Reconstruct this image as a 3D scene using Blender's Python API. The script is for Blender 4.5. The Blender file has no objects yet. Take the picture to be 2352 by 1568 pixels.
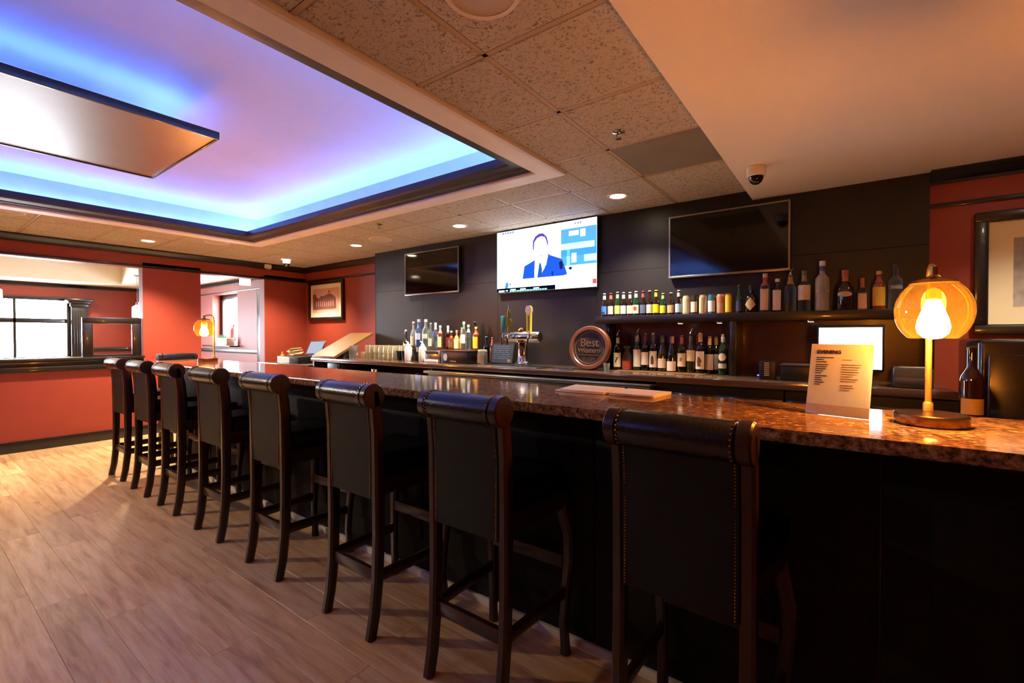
import bpy, bmesh, math, random
from mathutils import Vector, Matrix
random.seed(7)
S = bpy.context.scene
COL = S.collection
PI = math.pi

# ------------------------------------------------------------------ camera, world, exposure
cam_d = bpy.data.cameras.new('camera')
cam = bpy.data.objects.new('camera', cam_d); COL.objects.link(cam)
cam_d.sensor_width = 36.0
cam_d.lens = 1054.33 / 2352 * 36.0
cam_d.clip_start = 0.02
cam.location = (0, 0, 1.33)
cam.rotation_euler = (PI/2 - 0.0136, 0, 0.6341)
S.camera = cam

W = bpy.data.worlds.new('daylight'); S.world = W
W.use_nodes = True
wn = W.node_tree.nodes; wl = W.node_tree.links
bgn = wn['Background']
bgn.inputs['Color'].default_value = (0.80, 0.90, 1.0, 1)
bgn.inputs['Strength'].default_value = 22.0

vs = S.view_settings
vs.view_transform = 'Standard'; vs.look = 'None'; vs.gamma = 1.0
vs.use_curve_mapping = False
vs.exposure = 1.5

K_DOWN = 80.0        # watts of one recessed downlight
K_COVE = 10.5         # strength of the blue cove strips
K_BULB = 185.0       # glow of a table lamp's bulb

# ------------------------------------------------------------------ helpers
def lin(c):
    if isinstance(c, str):
        c = c.lstrip('#'); c = tuple(int(c[i:i+2], 16)/255 for i in (0, 2, 4))
    return tuple((v/12.92 if v <= .04045 else ((v+.055)/1.055)**2.4) for v in c) + (1.0,)

MATS = {}
def newmat(name):
    m = bpy.data.materials.new(name); m.use_nodes = True
    n = m.node_tree.nodes; l = m.node_tree.links
    return m, n, l, n['Principled BSDF']

def pm(name, col, rough=.5, metal=0., col2=None, scale=8., bump=0., bscale=None, spec=.5, coat=0., detail=3., stretch=None, rnd=0.):
    """principled material with a procedural colour variation and fine relief"""
    if name in MATS: return MATS[name]
    m, n, l, p = newmat(name)
    p.inputs['Roughness'].default_value = rough
    p.inputs['Metallic'].default_value = metal
    p.inputs['Specular IOR Level'].default_value = spec
    if coat:
        p.inputs['Coat Weight'].default_value = coat
        p.inputs['Coat Roughness'].default_value = .06
    a = lin(col); b = lin(col2) if col2 else tuple(min(1, v*.82) for v in a[:3]) + (1,)
    tc = n.new('ShaderNodeTexCoord'); mp = n.new('ShaderNodeMapping')
    l.new(tc.outputs['Object'], mp.inputs['Vector'])
    if stretch: mp.inputs['Scale'].default_value = stretch
    nz = n.new('ShaderNodeTexNoise'); nz.inputs['Scale'].default_value = scale; nz.inputs['Detail'].default_value = detail
    l.new(mp.outputs['Vector'], nz.inputs['Vector'])
    mx = n.new('ShaderNodeMix'); mx.data_type = 'RGBA'
    mx.inputs['A'].default_value = a; mx.inputs['B'].default_value = b
    fac = nz.outputs['Fac']
    if rnd:
        oi = n.new('ShaderNodeObjectInfo')
        ad = n.new('ShaderNodeMath'); ad.operation = 'MULTIPLY_ADD'
        l.new(oi.outputs['Random'], ad.inputs[0]); ad.inputs[1].default_value = rnd; l.new(fac, ad.inputs[2])
        sb = n.new('ShaderNodeMath'); sb.operation = 'SUBTRACT'; sb.use_clamp = True
        l.new(ad.outputs[0], sb.inputs[0]); sb.inputs[1].default_value = rnd/2; fac = sb.outputs[0]
    l.new(fac, mx.inputs['Factor'])
    l.new(mx.outputs['Result'], p.inputs['Base Color'])
    if bump:
        n2 = n.new('ShaderNodeTexNoise'); n2.inputs['Scale'].default_value = bscale or scale*6; n2.inputs['Detail'].default_value = 2
        l.new(mp.outputs['Vector'], n2.inputs['Vector'])
        bp = n.new('ShaderNodeBump'); bp.inputs['Strength'].default_value = bump; bp.inputs['Distance'].default_value = .01
        l.new(n2.outputs['Fac'], bp.inputs['Height']); l.new(bp.outputs['Normal'], p.inputs['Normal'])
    MATS[name] = m
    return m

def em(name, col, strength):
    if name in MATS: return MATS[name]
    m, n, l, p = newmat(name)
    e = n.new('ShaderNodeEmission'); e.inputs['Color'].default_value = lin(col); e.inputs['Strength'].default_value = strength
    l.new(e.outputs[0], n['Material Output'].inputs['Surface'])
    MATS[name] = m
    return m

def glass(name, col, ior=1.35, rough=.02, body=0.0):
    """thin glass: clear with a Fresnel sheen"""
    if name in MATS: return MATS[name]
    m, n, l, p = newmat(name)
    tr = n.new('ShaderNodeBsdfTransparent'); tr.inputs['Color'].default_value = lin(col)
    gl = n.new('ShaderNodeBsdfGlossy'); gl.inputs['Roughness'].default_value = rough
    fr = n.new('ShaderNodeLayerWeight'); pw = n.new('ShaderNodeMath'); pw.operation = 'POWER'; pw.inputs[1].default_value = 3.5
    l.new(fr.outputs['Facing'], pw.inputs[0])
    mr = n.new('ShaderNodeMapRange'); mr.inputs['To Min'].default_value = ((ior-1)/(ior+1))**2; mr.inputs['To Max'].default_value = .65
    l.new(pw.outputs[0], mr.inputs['Value'])
    mx = n.new('ShaderNodeMixShader')
    src = tr.outputs[0]
    if body:
        df = n.new('ShaderNodeBsdfTranslucent'); df.inputs['Color'].default_value = lin(col)
        m0 = n.new('ShaderNodeMixShader'); m0.inputs[0].default_value = body
        l.new(tr.outputs[0], m0.inputs[1]); l.new(df.outputs[0], m0.inputs[2]); src = m0.outputs[0]
    l.new(mr.outputs[0], mx.inputs[0]); l.new(src, mx.inputs[1]); l.new(gl.outputs[0], mx.inputs[2])
    l.new(mx.outputs[0], n['Material Output'].inputs['Surface'])
    MATS[name] = m
    return m

class B:
    """collects shapes into one mesh"""
    def __init__(s): s.bm = bmesh.new()
    def _bev(s, vs_, w, seg=2):
        es = list({e for v in vs_ for e in v.link_edges})
        bmesh.ops.bevel(s.bm, geom=es, offset=w, segments=seg, affect='EDGES', profile=.5)
    def box(s, x0, x1, y0, y1, z0, z1, bev=0, seg=2, mat=None):
        r = bmesh.ops.create_cube(s.bm, size=1)
        v = r['verts']
        for q in v:
            q.co = Vector(((x0+x1)/2 + q.co.x*(x1-x0), (y0+y1)/2 + q.co.y*(y1-y0), (z0+z1)/2 + q.co.z*(z1-z0)))
            if mat: q.co = mat @ q.co
        if bev: s._bev(v, bev, seg)
        return s
    def lathe(s, prof, seg=20, c=(0, 0, 0), axis='z', a0=0, a1=2*PI, closed=False):
        """prof: (r, h) pairs from bottom to top"""
        full = abs(a1-a0-2*PI) < 1e-6
        N = seg if full else seg+1
        rings = []
        for r, h in prof:
            ring = []
            for i in range(N):
                a = a0 + (a1-a0)*i/seg
                p = (r*math.cos(a), r*math.sin(a), h)
                if axis == 'x': p = (p[2], p[0], p[1])
                if axis == 'y': p = (p[0], p[2], p[1])
                ring.append(s.bm.verts.new((p[0]+c[0], p[1]+c[1], p[2]+c[2])))
            rings.append(ring)
        M = N if full else N-1
        pr = list(zip(rings, rings[1:]))
        if closed: pr.append((rings[-1], rings[0]))
        for A, Bq in pr:
            for i in range(M):
                j = (i+1) % N
                try: s.bm.faces.new((A[i], A[j], Bq[j], Bq[i]))
                except ValueError: pass
        if full and not closed:
            for ring, fl in ((rings[0], True), (rings[-1], False)):
                try: s.bm.faces.new(ring[::-1] if fl else ring)
                except ValueError: pass
        return s
    def cyl(s, r, z0, z1, c=(0, 0, 0), seg=20, axis='z', bev=0):
        if bev: pr = [(r-bev, z0), (r, z0+bev), (r, z1-bev), (r-bev, z1)]
        else: pr = [(r, z0), (r, z1)]
        return s.lathe(pr, seg, c, axis)
    def sphere(s, r, c=(0, 0, 0), seg=16, sc=(1, 1, 1)):
        n = max(6, seg//2)
        q = bmesh.ops.create_uvsphere(s.bm, u_segments=seg, v_segments=n, radius=r)
        for v in q['verts']: v.co = Vector((v.co.x*sc[0]+c[0], v.co.y*sc[1]+c[1], v.co.z*sc[2]+c[2]))
        return s
    def tube(s, path, r, seg=8):
        """round tube along points; r a number or list"""
        P = [Vector(p) for p in path]; rs = r if isinstance(r, (list, tuple)) else [r]*len(P)
        rings = []; up = Vector((0, 0, 1))
        t0 = (P[1]-P[0]).normalized()
        if abs(t0.dot(up)) > .95: up = Vector((1, 0, 0))
        for i, p in enumerate(P):
            t = (P[min(i+1, len(P)-1)]-P[max(i-1, 0)]).normalized()
            a = t.cross(up).normalized(); b = a.cross(t).normalized()
            rings.append([s.bm.verts.new(p + rs[i]*(math.cos(2*PI*k/seg)*a + math.sin(2*PI*k/seg)*b)) for k in range(seg)])
        for A, Q in zip(rings, rings[1:]):
            for k in range(seg): s.bm.faces.new((A[k], A[(k+1) % seg], Q[(k+1) % seg], Q[k]))
        s.bm.faces.new(rings[0][::-1]); s.bm.faces.new(rings[-1])
        return s
    def sweep(s, path, wx, wy):
        """rectangular section (wx along x, wy across) along a path"""
        P = [Vector(p) for p in path]; rings = []
        for i, p in enumerate(P):
            t = (P[min(i+1, len(P)-1)]-P[max(i-1, 0)]).normalized()
            a = Vector((1, 0, 0)); a = (a - t*a.dot(t)).normalized(); b = t.cross(a).normalized()
            w = wx[i] if isinstance(wx, (list, tuple)) else wx; d = wy[i] if isinstance(wy, (list, tuple)) else wy
            c = .22
            pts = [(-.5, -.5+c), (-.5+c, -.5), (.5-c, -.5), (.5, -.5+c), (.5, .5-c), (.5-c, .5), (-.5+c, .5), (-.5, .5-c)]
            rings.append([s.bm.verts.new(p + a*w*u + b*d*v) for u, v in pts])
        for A, Q in zip(rings, rings[1:]):
            for k in range(8): s.bm.faces.new((A[k], A[(k+1) % 8], Q[(k+1) % 8], Q[k]))
        s.bm.faces.new(rings[0][::-1]); s.bm.faces.new(rings[-1])
        return s
    def prism(s, poly, a0, a1, axis='y'):
        """polygon (u,v) extruded along axis: y -> (u,a,v); x -> (a,u,v); z -> (u,v,a)"""
        f = {'y': lambda u, v, a: (u, a, v), 'x': lambda u, v, a: (a, u, v), 'z': lambda u, v, a: (u, v, a)}[axis]
        A = [s.bm.verts.new(f(u, v, a0)) for u, v in poly]; Q = [s.bm.verts.new(f(u, v, a1)) for u, v in poly]
        n = len(poly)
        s.bm.faces.new(A); s.bm.faces.new(Q[::-1])
        for i in range(n): s.bm.faces.new((A[i], Q[i], Q[(i+1) % n], A[(i+1) % n]))
        return s
    def frame(s, x0, x1, z0, z1, w, y0, y1, bev=0):
        s.box(x0, x1, y0, y1, z1-w, z1, bev); s.box(x0, x1, y0, y1, z0, z0+w, bev)
        s.box(x0, x0+w, y0, y1, z0+w, z1-w, bev); s.box(x1-w, x1, y0, y1, z0+w, z1-w, bev)
        return s
    def mesh(s, name):
        bmesh.ops.recalc_face_normals(s.bm, faces=s.bm.faces[:])
        me = bpy.data.meshes.new(name); s.bm.to_mesh(me); s.bm.free()
        for p in me.polygons: p.use_smooth = True
        me.set_sharp_from_angle(angle=math.radians(35))
        return me

def obj(name, b, mat, parent=None, loc=(0, 0, 0), rot=(0, 0, 0), label=None, cat=None, group=None, kind=None):
    me = b.mesh(name) if isinstance(b, B) else b
    if mat is not None:
        me.materials.clear(); me.materials.append(mat)
    o = bpy.data.objects.new(name, me); COL.objects.link(o)
    o.location = loc; o.rotation_euler = rot
    if parent: o.parent = parent
    if label: o['label'] = label
    if cat: o['category'] = cat
    if group: o['group'] = group
    if kind: o['kind'] = kind
    return o

def thing(name, label, cat, loc=(0, 0, 0), rotz=0, group=None):
    o = bpy.data.objects.new(name, None); COL.objects.link(o)
    o.empty_display_size = .1
    o.location = loc; o.rotation_euler = (0, 0, rotz)
    o['label'] = label; o['category'] = cat
    if group: o['group'] = group
    return o

def dup(root, loc, rotz=None, label=None, group=None):
    r = root.copy(); COL.objects.link(r); r.location = loc
    if rotz is not None: r.rotation_euler = (0, 0, rotz)
    if label: r['label'] = label
    if group: r['group'] = group
    for ch in list(root.children):
        c = ch.copy(); COL.objects.link(c); c.parent = r
        for g in ch.children:
            d = g.copy(); COL.objects.link(d); d.parent = c
    return r

def struct(name, b, mat, parent=None):
    return obj(name, b, mat, parent, kind=None if parent else 'structure')

def text_mesh(txt, size, bold=0.0, depth=.0006, align='LEFT'):
    cu = bpy.data.curves.new('lettering', 'FONT'); cu.body = txt; cu.size = size
    cu.extrude = depth; cu.offset = bold; cu.align_x = align; cu.resolution_u = 2
    o = bpy.data.objects.new('lettering', cu); COL.objects.link(o)
    dg = bpy.context.evaluated_depsgraph_get(); dg.update()
    me = bpy.data.meshes.new_from_object(o.evaluated_get(dg))
    bpy.data.objects.remove(o); bpy.data.curves.remove(cu)
    return me

def spot(parent, loc, power, angle=115, blend=.7, col=(1, .78, .55), radius=.05, aim=None):
    L = bpy.data.lights.new('lamp_light', 'SPOT'); L.energy = power; L.color = col
    L.spot_size = math.radians(angle); L.spot_blend = blend; L.shadow_soft_size = radius
    o = bpy.data.objects.new('lamp_light', L); COL.objects.link(o)
    o.location = loc; o.parent = parent
    if aim: o.rotation_euler = aim
    return o

# ------------------------------------------------------------------ materials
M_red    = pm('red_paint', '#943820', .5, col2='#8a311b', scale=2.2, bump=.05, bscale=180)
M_wood   = pm('espresso_wood', '#1c110c', .34, col2='#110a07', scale=5, stretch=(1, 1, .18), bump=.05, coat=.3)
M_dark   = pm('dark_panel', '#1b1513', .42, col2='#16100e', scale=3, stretch=(1, 1, .3), bump=.03, bscale=60)
M_black  = pm('black_plastic', '#0c0c0d', .4, bump=.04)
M_steel  = pm('brushed_steel', '#b8b6b4', .25, 1., col2='#9c9a98', scale=14, stretch=(.2, 1, 1))
M_chrome = pm('polished_chrome', '#dcdcdc', .08, 1., scale=6)
M_white  = pm('white_paint', '#e6e0da', .6, scale=4, bump=.03)
M_plaster= pm('soffit_plaster', '#f2eeec', .55, col2='#ece6e4', scale=1.5, bump=.04, bscale=90)
M_brass  = pm('antique_brass', '#b98b46', .22, 1., col2='#a67a3a', scale=20)
M_cream  = pm('cream_paint', '#d9cbb4', .5, scale=5)
M_paper  = pm('paper', '#f3ede0', .7, scale=6)
M_cherry = pm('cherry_wood', '#5a2a17', .3, col2='#3a180c', scale=7, stretch=(1, 1, .15), coat=.4)
M_stool  = pm('stool_wood', '#38190d', .3, col2='#220e07', scale=9, stretch=(1, 1, .12), coat=.12)
M_leather= pm('green_black_leather', '#0b100d', .26, col2='#080b09', scale=14, bump=.12, bscale=120, spec=.6)
M_tan    = pm('tan_laminate', '#74502a', .4, col2='#684622', scale=5, stretch=(.15, 1, 1))
M_backtop= pm('back_bar_laminate', '#5d4638', .16, col2='#4b372c', scale=12, stretch=(.2, 1, 1), coat=.3)

def granite():
    m, n, l, p = newmat('brown_granite')
    p.inputs['Roughness'].default_value = .09
    tc = n.new('ShaderNodeTexCoord')
    v = n.new('ShaderNodeTexVoronoi'); v.inputs['Scale'].default_value = 95
    nz = n.new('ShaderNodeTexNoise'); nz.inputs['Scale'].default_value = 48; nz.inputs['Detail'].default_value = 6; nz.inputs['Roughness'].default_value = .7
    l.new(tc.outputs['Object'], v.inputs['Vector']); l.new(tc.outputs['Object'], nz.inputs['Vector'])
    r = n.new('ShaderNodeValToRGB'); e = r.color_ramp.elements
    e[0].position = .30; e[0].color = lin('#2a190e'); e[1].position = .70; e[1].color = lin('#dcb98a')
    for pos, c in ((.40, '#5c3a20'), (.49, '#92643c'), (.58, '#b98a58')):
        q = e.new(pos); q.color = lin(c)
    l.new(nz.outputs['Fac'], r.inputs['Fac'])
    mx = n.new('ShaderNodeMix'); mx.data_type = 'RGBA'; mx.blend_type = 'MULTIPLY'
    mx.inputs['Factor'].default_value = .45
    bw = n.new('ShaderNodeRGBToBW'); l.new(v.outputs['Color'], bw.inputs[0])
    l.new(r.outputs['Color'], mx.inputs['A']); l.new(bw.outputs[0], mx.inputs['B'])
    l.new(mx.outputs['Result'], p.inputs['Base Color'])
    return m
M_granite = granite()

def tile_mat():
    m, n, l, p = newmat('fissured_tile')
    p.inputs['Roughness'].default_value = .85
    g = n.new('ShaderNodeNewGeometry')
    nz = n.new('ShaderNodeTexNoise'); nz.inputs['Scale'].default_value = 62; nz.inputs['Detail'].default_value = 3; nz.inputs['Distortion'].default_value = 1.2
    l.new(g.outputs['Position'], nz.inputs['Vector'])
    r = n.new('ShaderNodeValToRGB'); e = r.color_ramp.elements
    e[0].position = .34; e[0].color = lin('#7d746a'); e[1].position = .47; e[1].color = lin('#b8aea2')
    l.new(nz.outputs['Fac'], r.inputs['Fac']); l.new(r.outputs['Color'], p.inputs['Base Color'])
    bp = n.new('ShaderNodeBump'); bp.inputs['Strength'].default_value = .7; bp.inputs['Distance'].default_value = .006
    l.new(r.outputs['Color'], bp.inputs['Height']); l.new(bp.outputs['Normal'], p.inputs['Normal'])
    return m
M_tile = tile_mat()
M_grid = pm('ceiling_grid_bar', '#b39a7c', .5, scale=6)
M_vent = pm('grey_diffuser', '#8f8880', .55, col2='#6f6861', scale=3.5)

def floor_mat():
    m, n, l, p = newmat('oak_vinyl_plank')
    g = n.new('ShaderNodeNewGeometry'); oi = n.new('ShaderNodeObjectInfo')
    mp = n.new('ShaderNodeMapping'); mp.inputs['Scale'].default_value = (.9, 9, 1)
    ad = n.new('ShaderNodeVectorMath'); ad.operation = 'ADD'
    cb = n.new('ShaderNodeCombineXYZ'); mu = n.new('ShaderNodeMath'); mu.operation = 'MULTIPLY'; mu.inputs[1].default_value = 37
    l.new(oi.outputs['Random'], mu.inputs[0]); l.new(mu.outputs[0], cb.inputs['Z'])
    l.new(g.outputs['Position'], mp.inputs['Vector']); l.new(mp.outputs[0], ad.inputs[0]); l.new(cb.outputs[0], ad.inputs[1])
    nz = n.new('ShaderNodeTexNoise'); nz.inputs['Scale'].default_value = 2.6; nz.inputs['Detail'].default_value = 7; nz.inputs['Roughness'].default_value = .62; nz.inputs['Distortion'].default_value = .5
    l.new(ad.outputs[0], nz.inputs['Vector'])
    r = n.new('ShaderNodeValToRGB'); e = r.color_ramp.elements
    e[0].position = .26; e[0].color = lin('#99683f'); e[1].position = .70; e[1].color = lin('#e0b884')
    q = e.new(.48); q.color = lin('#c99a66')
    l.new(nz.outputs['Fac'], r.inputs['Fac'])
    hs = n.new('ShaderNodeHueSaturation')
    mr = n.new('ShaderNodeMapRange'); mr.inputs['To Min'].default_value = .86; mr.inputs['To Max'].default_value = 1.1
    l.new(oi.outputs['Random'], mr.inputs['Value']); l.new(mr.outputs[0], hs.inputs['Value'])
    l.new(r.outputs['Color'], hs.inputs['Color']); l.new(hs.outputs['Color'], p.inputs['Base Color'])
    n2 = n.new('ShaderNodeTexNoise'); n2.inputs['Scale'].default_value = 1.3; n2.inputs['Detail'].default_value = 4
    l.new(g.outputs['Position'], n2.inputs['Vector'])
    m2 = n.new('ShaderNodeMapRange'); m2.inputs['To Min'].default_value = .22; m2.inputs['To Max'].default_value = .42
    l.new(n2.outputs['Fac'], m2.inputs['Value']); l.new(m2.outputs[0], p.inputs['Roughness'])
    return m
M_floor = floor_mat()

LED_BLUE = em('blue_led', '#5088ff', K_COVE*6)
M_lens = em('downlight_lens', '#ffe9c4', 14)

# ------------------------------------------------------------------ room shell
XL, YB, YD = -7.6, 4.30, 4.08       # left wall face, red back wall face, dark panelling face
CZ, SZ = 2.48, 2.402                  # ceiling and soffit heights
XR, YF = 2.6, -4.2                   # right wall, wall behind the viewer

fl = struct('floor', B().box(-14.6, XR+.2, YF-.2, 4.6, -.12, -.012), M_floor)
pl_full = {}
PW, PL = .182, 1.22
row = 0; y = -.50
while y < 1.80:
    x = XL + .0 - random.random()*PL
    while x < 1.2:
        x0, x1 = max(x, XL), min(x+PL, 1.2)
        if x1-x0 > .05:
            key = round(x1-x0, 3)
            if key not in pl_full:
                pl_full[key] = B().box(.0005, x1-x0-.0005, .0005, PW-.0005, -.011, 0, .0006, 1).mesh('plank')
            obj('plank', pl_full[key], M_floor, fl, (x0, y, 0))
        x += PL
    y += PW; row += 1
obj('plain_field', B().box(-14.5, XL, YF, YB, -.012, -.001).box(XL, 1.2, YF, -.502, -.012, -.001).box(1.2, XR, YF, 1.8, -.012, -.001).box(XL, XR, y, YB, -.012, -.001), M_floor, fl)

# back wall: red plaster, dark panelling, red again under the soffit
wb = struct('wall_back', B().box(XL-.15, -5.3, YB, YB+.15, 0, 2.9).box(-5.39, .42, YD+.02, YB+.15, 0, 2.9).box(.42, XR, 4.10, YB+.15, 0, 2.9), M_red)
px = [-5.39, -4.42, -3.20, -1.98, -.72, .42]
for a, b in zip(px, px[1:]):
    for z0, z1 in ((0, 1.93), (1.932, 2.484)):
        obj('panel', B().box(a+.001, b-.001, YD, YD+.03, z0, z1, .001, 1), M_dark, wb)
obj('corner_board', B().box(-5.395, -5.38, YD, YB, 0, 2.48), M_dark, wb)

# left wall with the half wall, the pier and the doorway
wlft = struct('wall_left', B().box(XL-.16, XL, YF, 2.02, 0, .95).box(XL-.16, XL, 2.02, 2.70, 0, 2.30)
              .box(XL-.16, XL, 3.60, YB, 0, 2.30).box(XL-.16, XL, YF, YB, 2.23, 2.9).box(XL-.16, XL, YF, -2.6, .9, 2.3), M_red)
cap = B()
cap.box(XL-.20, XL+.035, -2.6, 2.02, .90, .935, .006).box(XL-.23, XL+.06, -2.6, 2.02, .935, .965, .006)
cap.box(XL-.20, XL+.03, -2.6, 2.02, .965, 1.03, .008).box(XL-.24, XL+.075, -2.6, 2.02, 1.03, 1.06, .008)
obj('ledge', cap, M_wood, wlft)
struct('baseboard_left', B().box(XL, XL+.018, YF, 2.70, 0, .125, .004).box(XL, XL+.018, 3.60, YB, 0, .125, .004), M_wood)
struct('wall_right', B().box(XR, XR+.15, YF, 4.3, 0, 2.9), M_red)
struct('wall_front', B().box(-14.6, XR+.15, YF-.15, YF, 0, 3.2), M_red)

def crown(name, p0, p1, ztop, nrm, h=.085, d=.075):
    """crown moulding from p0 to p1 (horizontal), nrm the direction into the room"""
    prof = [(0, 0), (d, 0), (d, -.012), (d*.82, -.02), (d*.55, -.045), (d*.25, -.062), (.012, -.068), (.012, -h), (0, -h)]
    b = B(); P0 = Vector((p0[0], p0[1], ztop)); P1 = Vector((p1[0], p1[1], ztop)); N = Vector((nrm[0], nrm[1], 0))
    A = [b.bm.verts.new(P0+N*u+Vector((0, 0, v))) for u, v in prof]; Q = [b.bm.verts.new(P1+N*u+Vector((0, 0, v))) for u, v in prof]
    n = len(prof); b.bm.faces.new(A); b.bm.faces.new(Q[::-1])
    for i in range(n): b.bm.faces.new((A[i], Q[i], Q[(i+1) % n], A[(i+1) % n]))
    return struct(name, b, M_wood)
crown('trim_1', (XL, YF), (XL, YB), CZ, (1, 0))
crown('trim_2', (XL, YB), (-5.395, YB), CZ, (0, -1))
crown('trim_3', (.42, 4.10), (XR, 4.10), SZ, (0, -1))
def rail(b, x0, x1, y0, y1, z=2.235):
    return b.box(x0, x1, y0, y1, z, z+.028, .004)
rb = B(); rail(rb, XL, XL+.018, YF, YB); rail(rb, XL, -5.395, YB-.018, YB); rail(rb, .42, XR, 4.10-.018, 4.10, 2.165)
struct('trim_4', rb, M_wood)

# ceiling: grid of tiles around the tray, soffit on the right
TX0, TX1, TY0, TY1 = -6.10, -1.625, -2.35, 2.85      # outer edge of the tray's white trim
ce = struct('ceiling', B().box(-6.06, XR, 2.80, 4.3, 2.53, 2.9).box(-1.66, XR, YF, 2.80, 2.53, 2.9).box(XL, -6.06, YF, 4.3, 2.53, 2.9).box(-6.06, -1.66, YF, -2.3, 2.53, 2.9), M_white)
obj('soffit', B().box(-.63, XR, YF, 4.09, SZ, 2.53), M_plaster, ce)
GX = [-1.22-.5995*k for k in range(-1, 12)]; GX[0] = -.60
GXl = sorted([max(g, XL) for g in GX])
GY = [1.47+.597*k for k in range(-10, 6)]
tile_cache = {}
def in_tray(x0, x1, y0, y1): return x0 >= TX0-.01 and x1 <= TX1+.01 and y0 >= TY0 and y1 <= TY1+.01
for xa, xb in zip(GXl, GXl[1:]):
    for ya, yb in zip(GY, GY[1:]):
        if xb-xa < .05 or yb < -1.0: continue
        ye = min(yb, 4.30)
        if ye-ya < .05: continue
        rects = [(xa, xb, ya, ye)]
        # clip against the tray
        out = []
        for (a, b, c, d) in rects:
            ia, ib, ic, id_ = max(a, TX0), min(b, TX1), max(c, TY0), min(d, TY1)
            if ib-ia <= .001 or id_-ic <= .001: out.append((a, b, c, d)); continue
            if a < ia-.02: out.append((a, ia, c, d))
            if b > ib+.02: out.append((ib, b, c, d))
            if d > id_+.02: out.append((max(a, ia)-(.022 if ia > a+.02 else 0), min(b, ib)+(.022 if b > ib+.02 else 0), id_, d))
        for (a, b, c, d) in out:
            if b-a < .03 or d-c < .03: continue
            vent = abs(xa+1.22) < .02 and abs(ya-2.664) < .02 and b > -.7
            key = (round(b-a, 3), round(d-c, 3), vent)
            if key not in tile_cache:
                w, h_ = b-a, d-c
                tile_cache[key] = B().box(.011, w-.011, .011, h_-.011, .0, .02, .006, 1).mesh('tile')
            if vent:
                obj('air_diffuser', tile_cache[key], M_vent, ce, (a, c, CZ), label='smooth grey diffuser panel')
            else:
                obj('tile', tile_cache[key], M_tile, ce, (a, c, CZ))
def gbar(a, b, c, d):
    obj('grid_bar', B().box(a, b, c, d, CZ+.002, CZ+.05), M_grid, ce)
for g in GXl:
    if TX0 < g < TX1: gbar(g-.011, g+.011, TY1, 4.3)
    else: gbar(g-.011, g+.011, -1.6, 4.3)
for g in GY:
    if g < -1.6: continue
    if g < TY1: gbar(XL, TX0, g-.011, g+.011); gbar(TX1, -.6, g-.011, g+.011)
    else: gbar(XL, -.6, g-.011, g+.011)

# tray: white trim, dark lip, cove with blue strips, raised white ceiling
def ring(b, i0, z0, i1, z1):
    """sloping ring between insets i0 and i1 of the tray outline"""
    A = [(TX0+i0, TY0+i0), (TX1-i0, TY0+i0), (TX1-i0, TY1-i0), (TX0+i0, TY1-i0)]
    Q = [(TX0+i1, TY0+i1), (TX1-i1, TY0+i1), (TX1-i1, TY1-i1), (TX0+i1, TY1-i1)]
    va = [b.bm.verts.new((x, y_, z0)) for x, y_ in A]; vb = [b.bm.verts.new((x, y_, z1)) for x, y_ in Q]
    for k in range(4): b.bm.faces.new((va[k], va[(k+1) % 4], vb[(k+1) % 4], vb[k]))
def rings(prof):
    b = B()
    for (a, za), (c, zc) in zip(prof, prof[1:]): ring(b, a, za, c, zc)
    return b
obj('tray_trim', rings([(0, 2.50), (0, 2.462), (.015, 2.455), (.15, 2.455), (.16, 2.462), (.16, 2.53), (0, 2.53), (0, 2.50)]), pm('tray_trim_paint', '#f0e8e8', .5, scale=4), ce)
obj('tray_moulding', rings([(.155, 2.53), (.155, 2.474), (.175, 2.480), (.20, 2.482), (.212, 2.492), (.25, 2.496), (.285, 2.502), (.30, 2.515), (.30, 2.568), (.285, 2.568), (.27, 2.54), (.155, 2.53)]), pm('tray_lip_wood', '#2c2430', .4, col2='#241d28', scale=6), ce)
M_traywhite = pm('tray_ceiling_white', '#e8dfdf', .6, scale=2)
obj('tray_ceiling', rings([(.27, 2.535), (-.03, 2.532), (-.03, 2.66), (-.02, 2.72), (.01, 2.765), (.055, 2.795), (.12, 2.81)]).box(TX0-.2, TX1+.2, TY0-.2, TY1+.2, 2.81, 2.86), M_traywhite, ce)
i = .06
ledb = B()
for (a, b, c, d) in ((TX0+i, TX1-i, TY1-i-.012, TY1-i), (TX0+i, TX1-i, TY0+i, TY0+i+.012), (TX0+i, TX0+i+.012, TY0+i, TY1-i), (TX1-i-.012, TX1-i, TY0+i, TY1-i)):
    ledb.box(a, b, c, d, 2.536, 2.542)
obj('led_strip', ledb, LED_BLUE, ce, label='glowing blue strip hidden in the cove')

# the hanging panel in the tray
hp = thing('hanging_panel', 'long bronze panel hung in the blue-lit ceiling tray', 'ceiling panel', (-3.86, .25, 2.58))
obj('panel_face', B().box(-.605, .605, -1.0, 1.0, 0, .018), pm('bronze_sheet', '#9c9a9c', .34, .95, col2='#908e90', scale=3), hp)
obj('panel_edge', B().frame(-.62, .62, -.004, .04, .0, 0, 0) if False else
    B().box(-.62, -.60, -1.015, 1.015, -.006, .04, .002).box(.60, .62, -1.015, 1.015, -.006, .04, .002).box(-.60, .60, 1.0, 1.015, -.006, .04, .002).box(-.60, .60, -1.015, -1.0, -.006, .04, .002), M_wood, hp)
b = B()
for sx in (-.47, .47): b.box(sx-.006, sx+.006, -.86, .86, .071, .078)
for sy in (-.86, .86): b.box(-.47, .47, sy-.006, sy+.006, .071, .078)
obj('led_strip', b, em('blue_led_panel', '#4478ff', K_COVE*2.2), hp)
obj('upper_tier', B().box(-.54, .54, -.94, .94, .018, .07, .004), M_traywhite, hp)
obj('mounting_box', B().box(-.16, .16, -.5, .5, .07, .23, .004), M_traywhite, hp)

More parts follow.
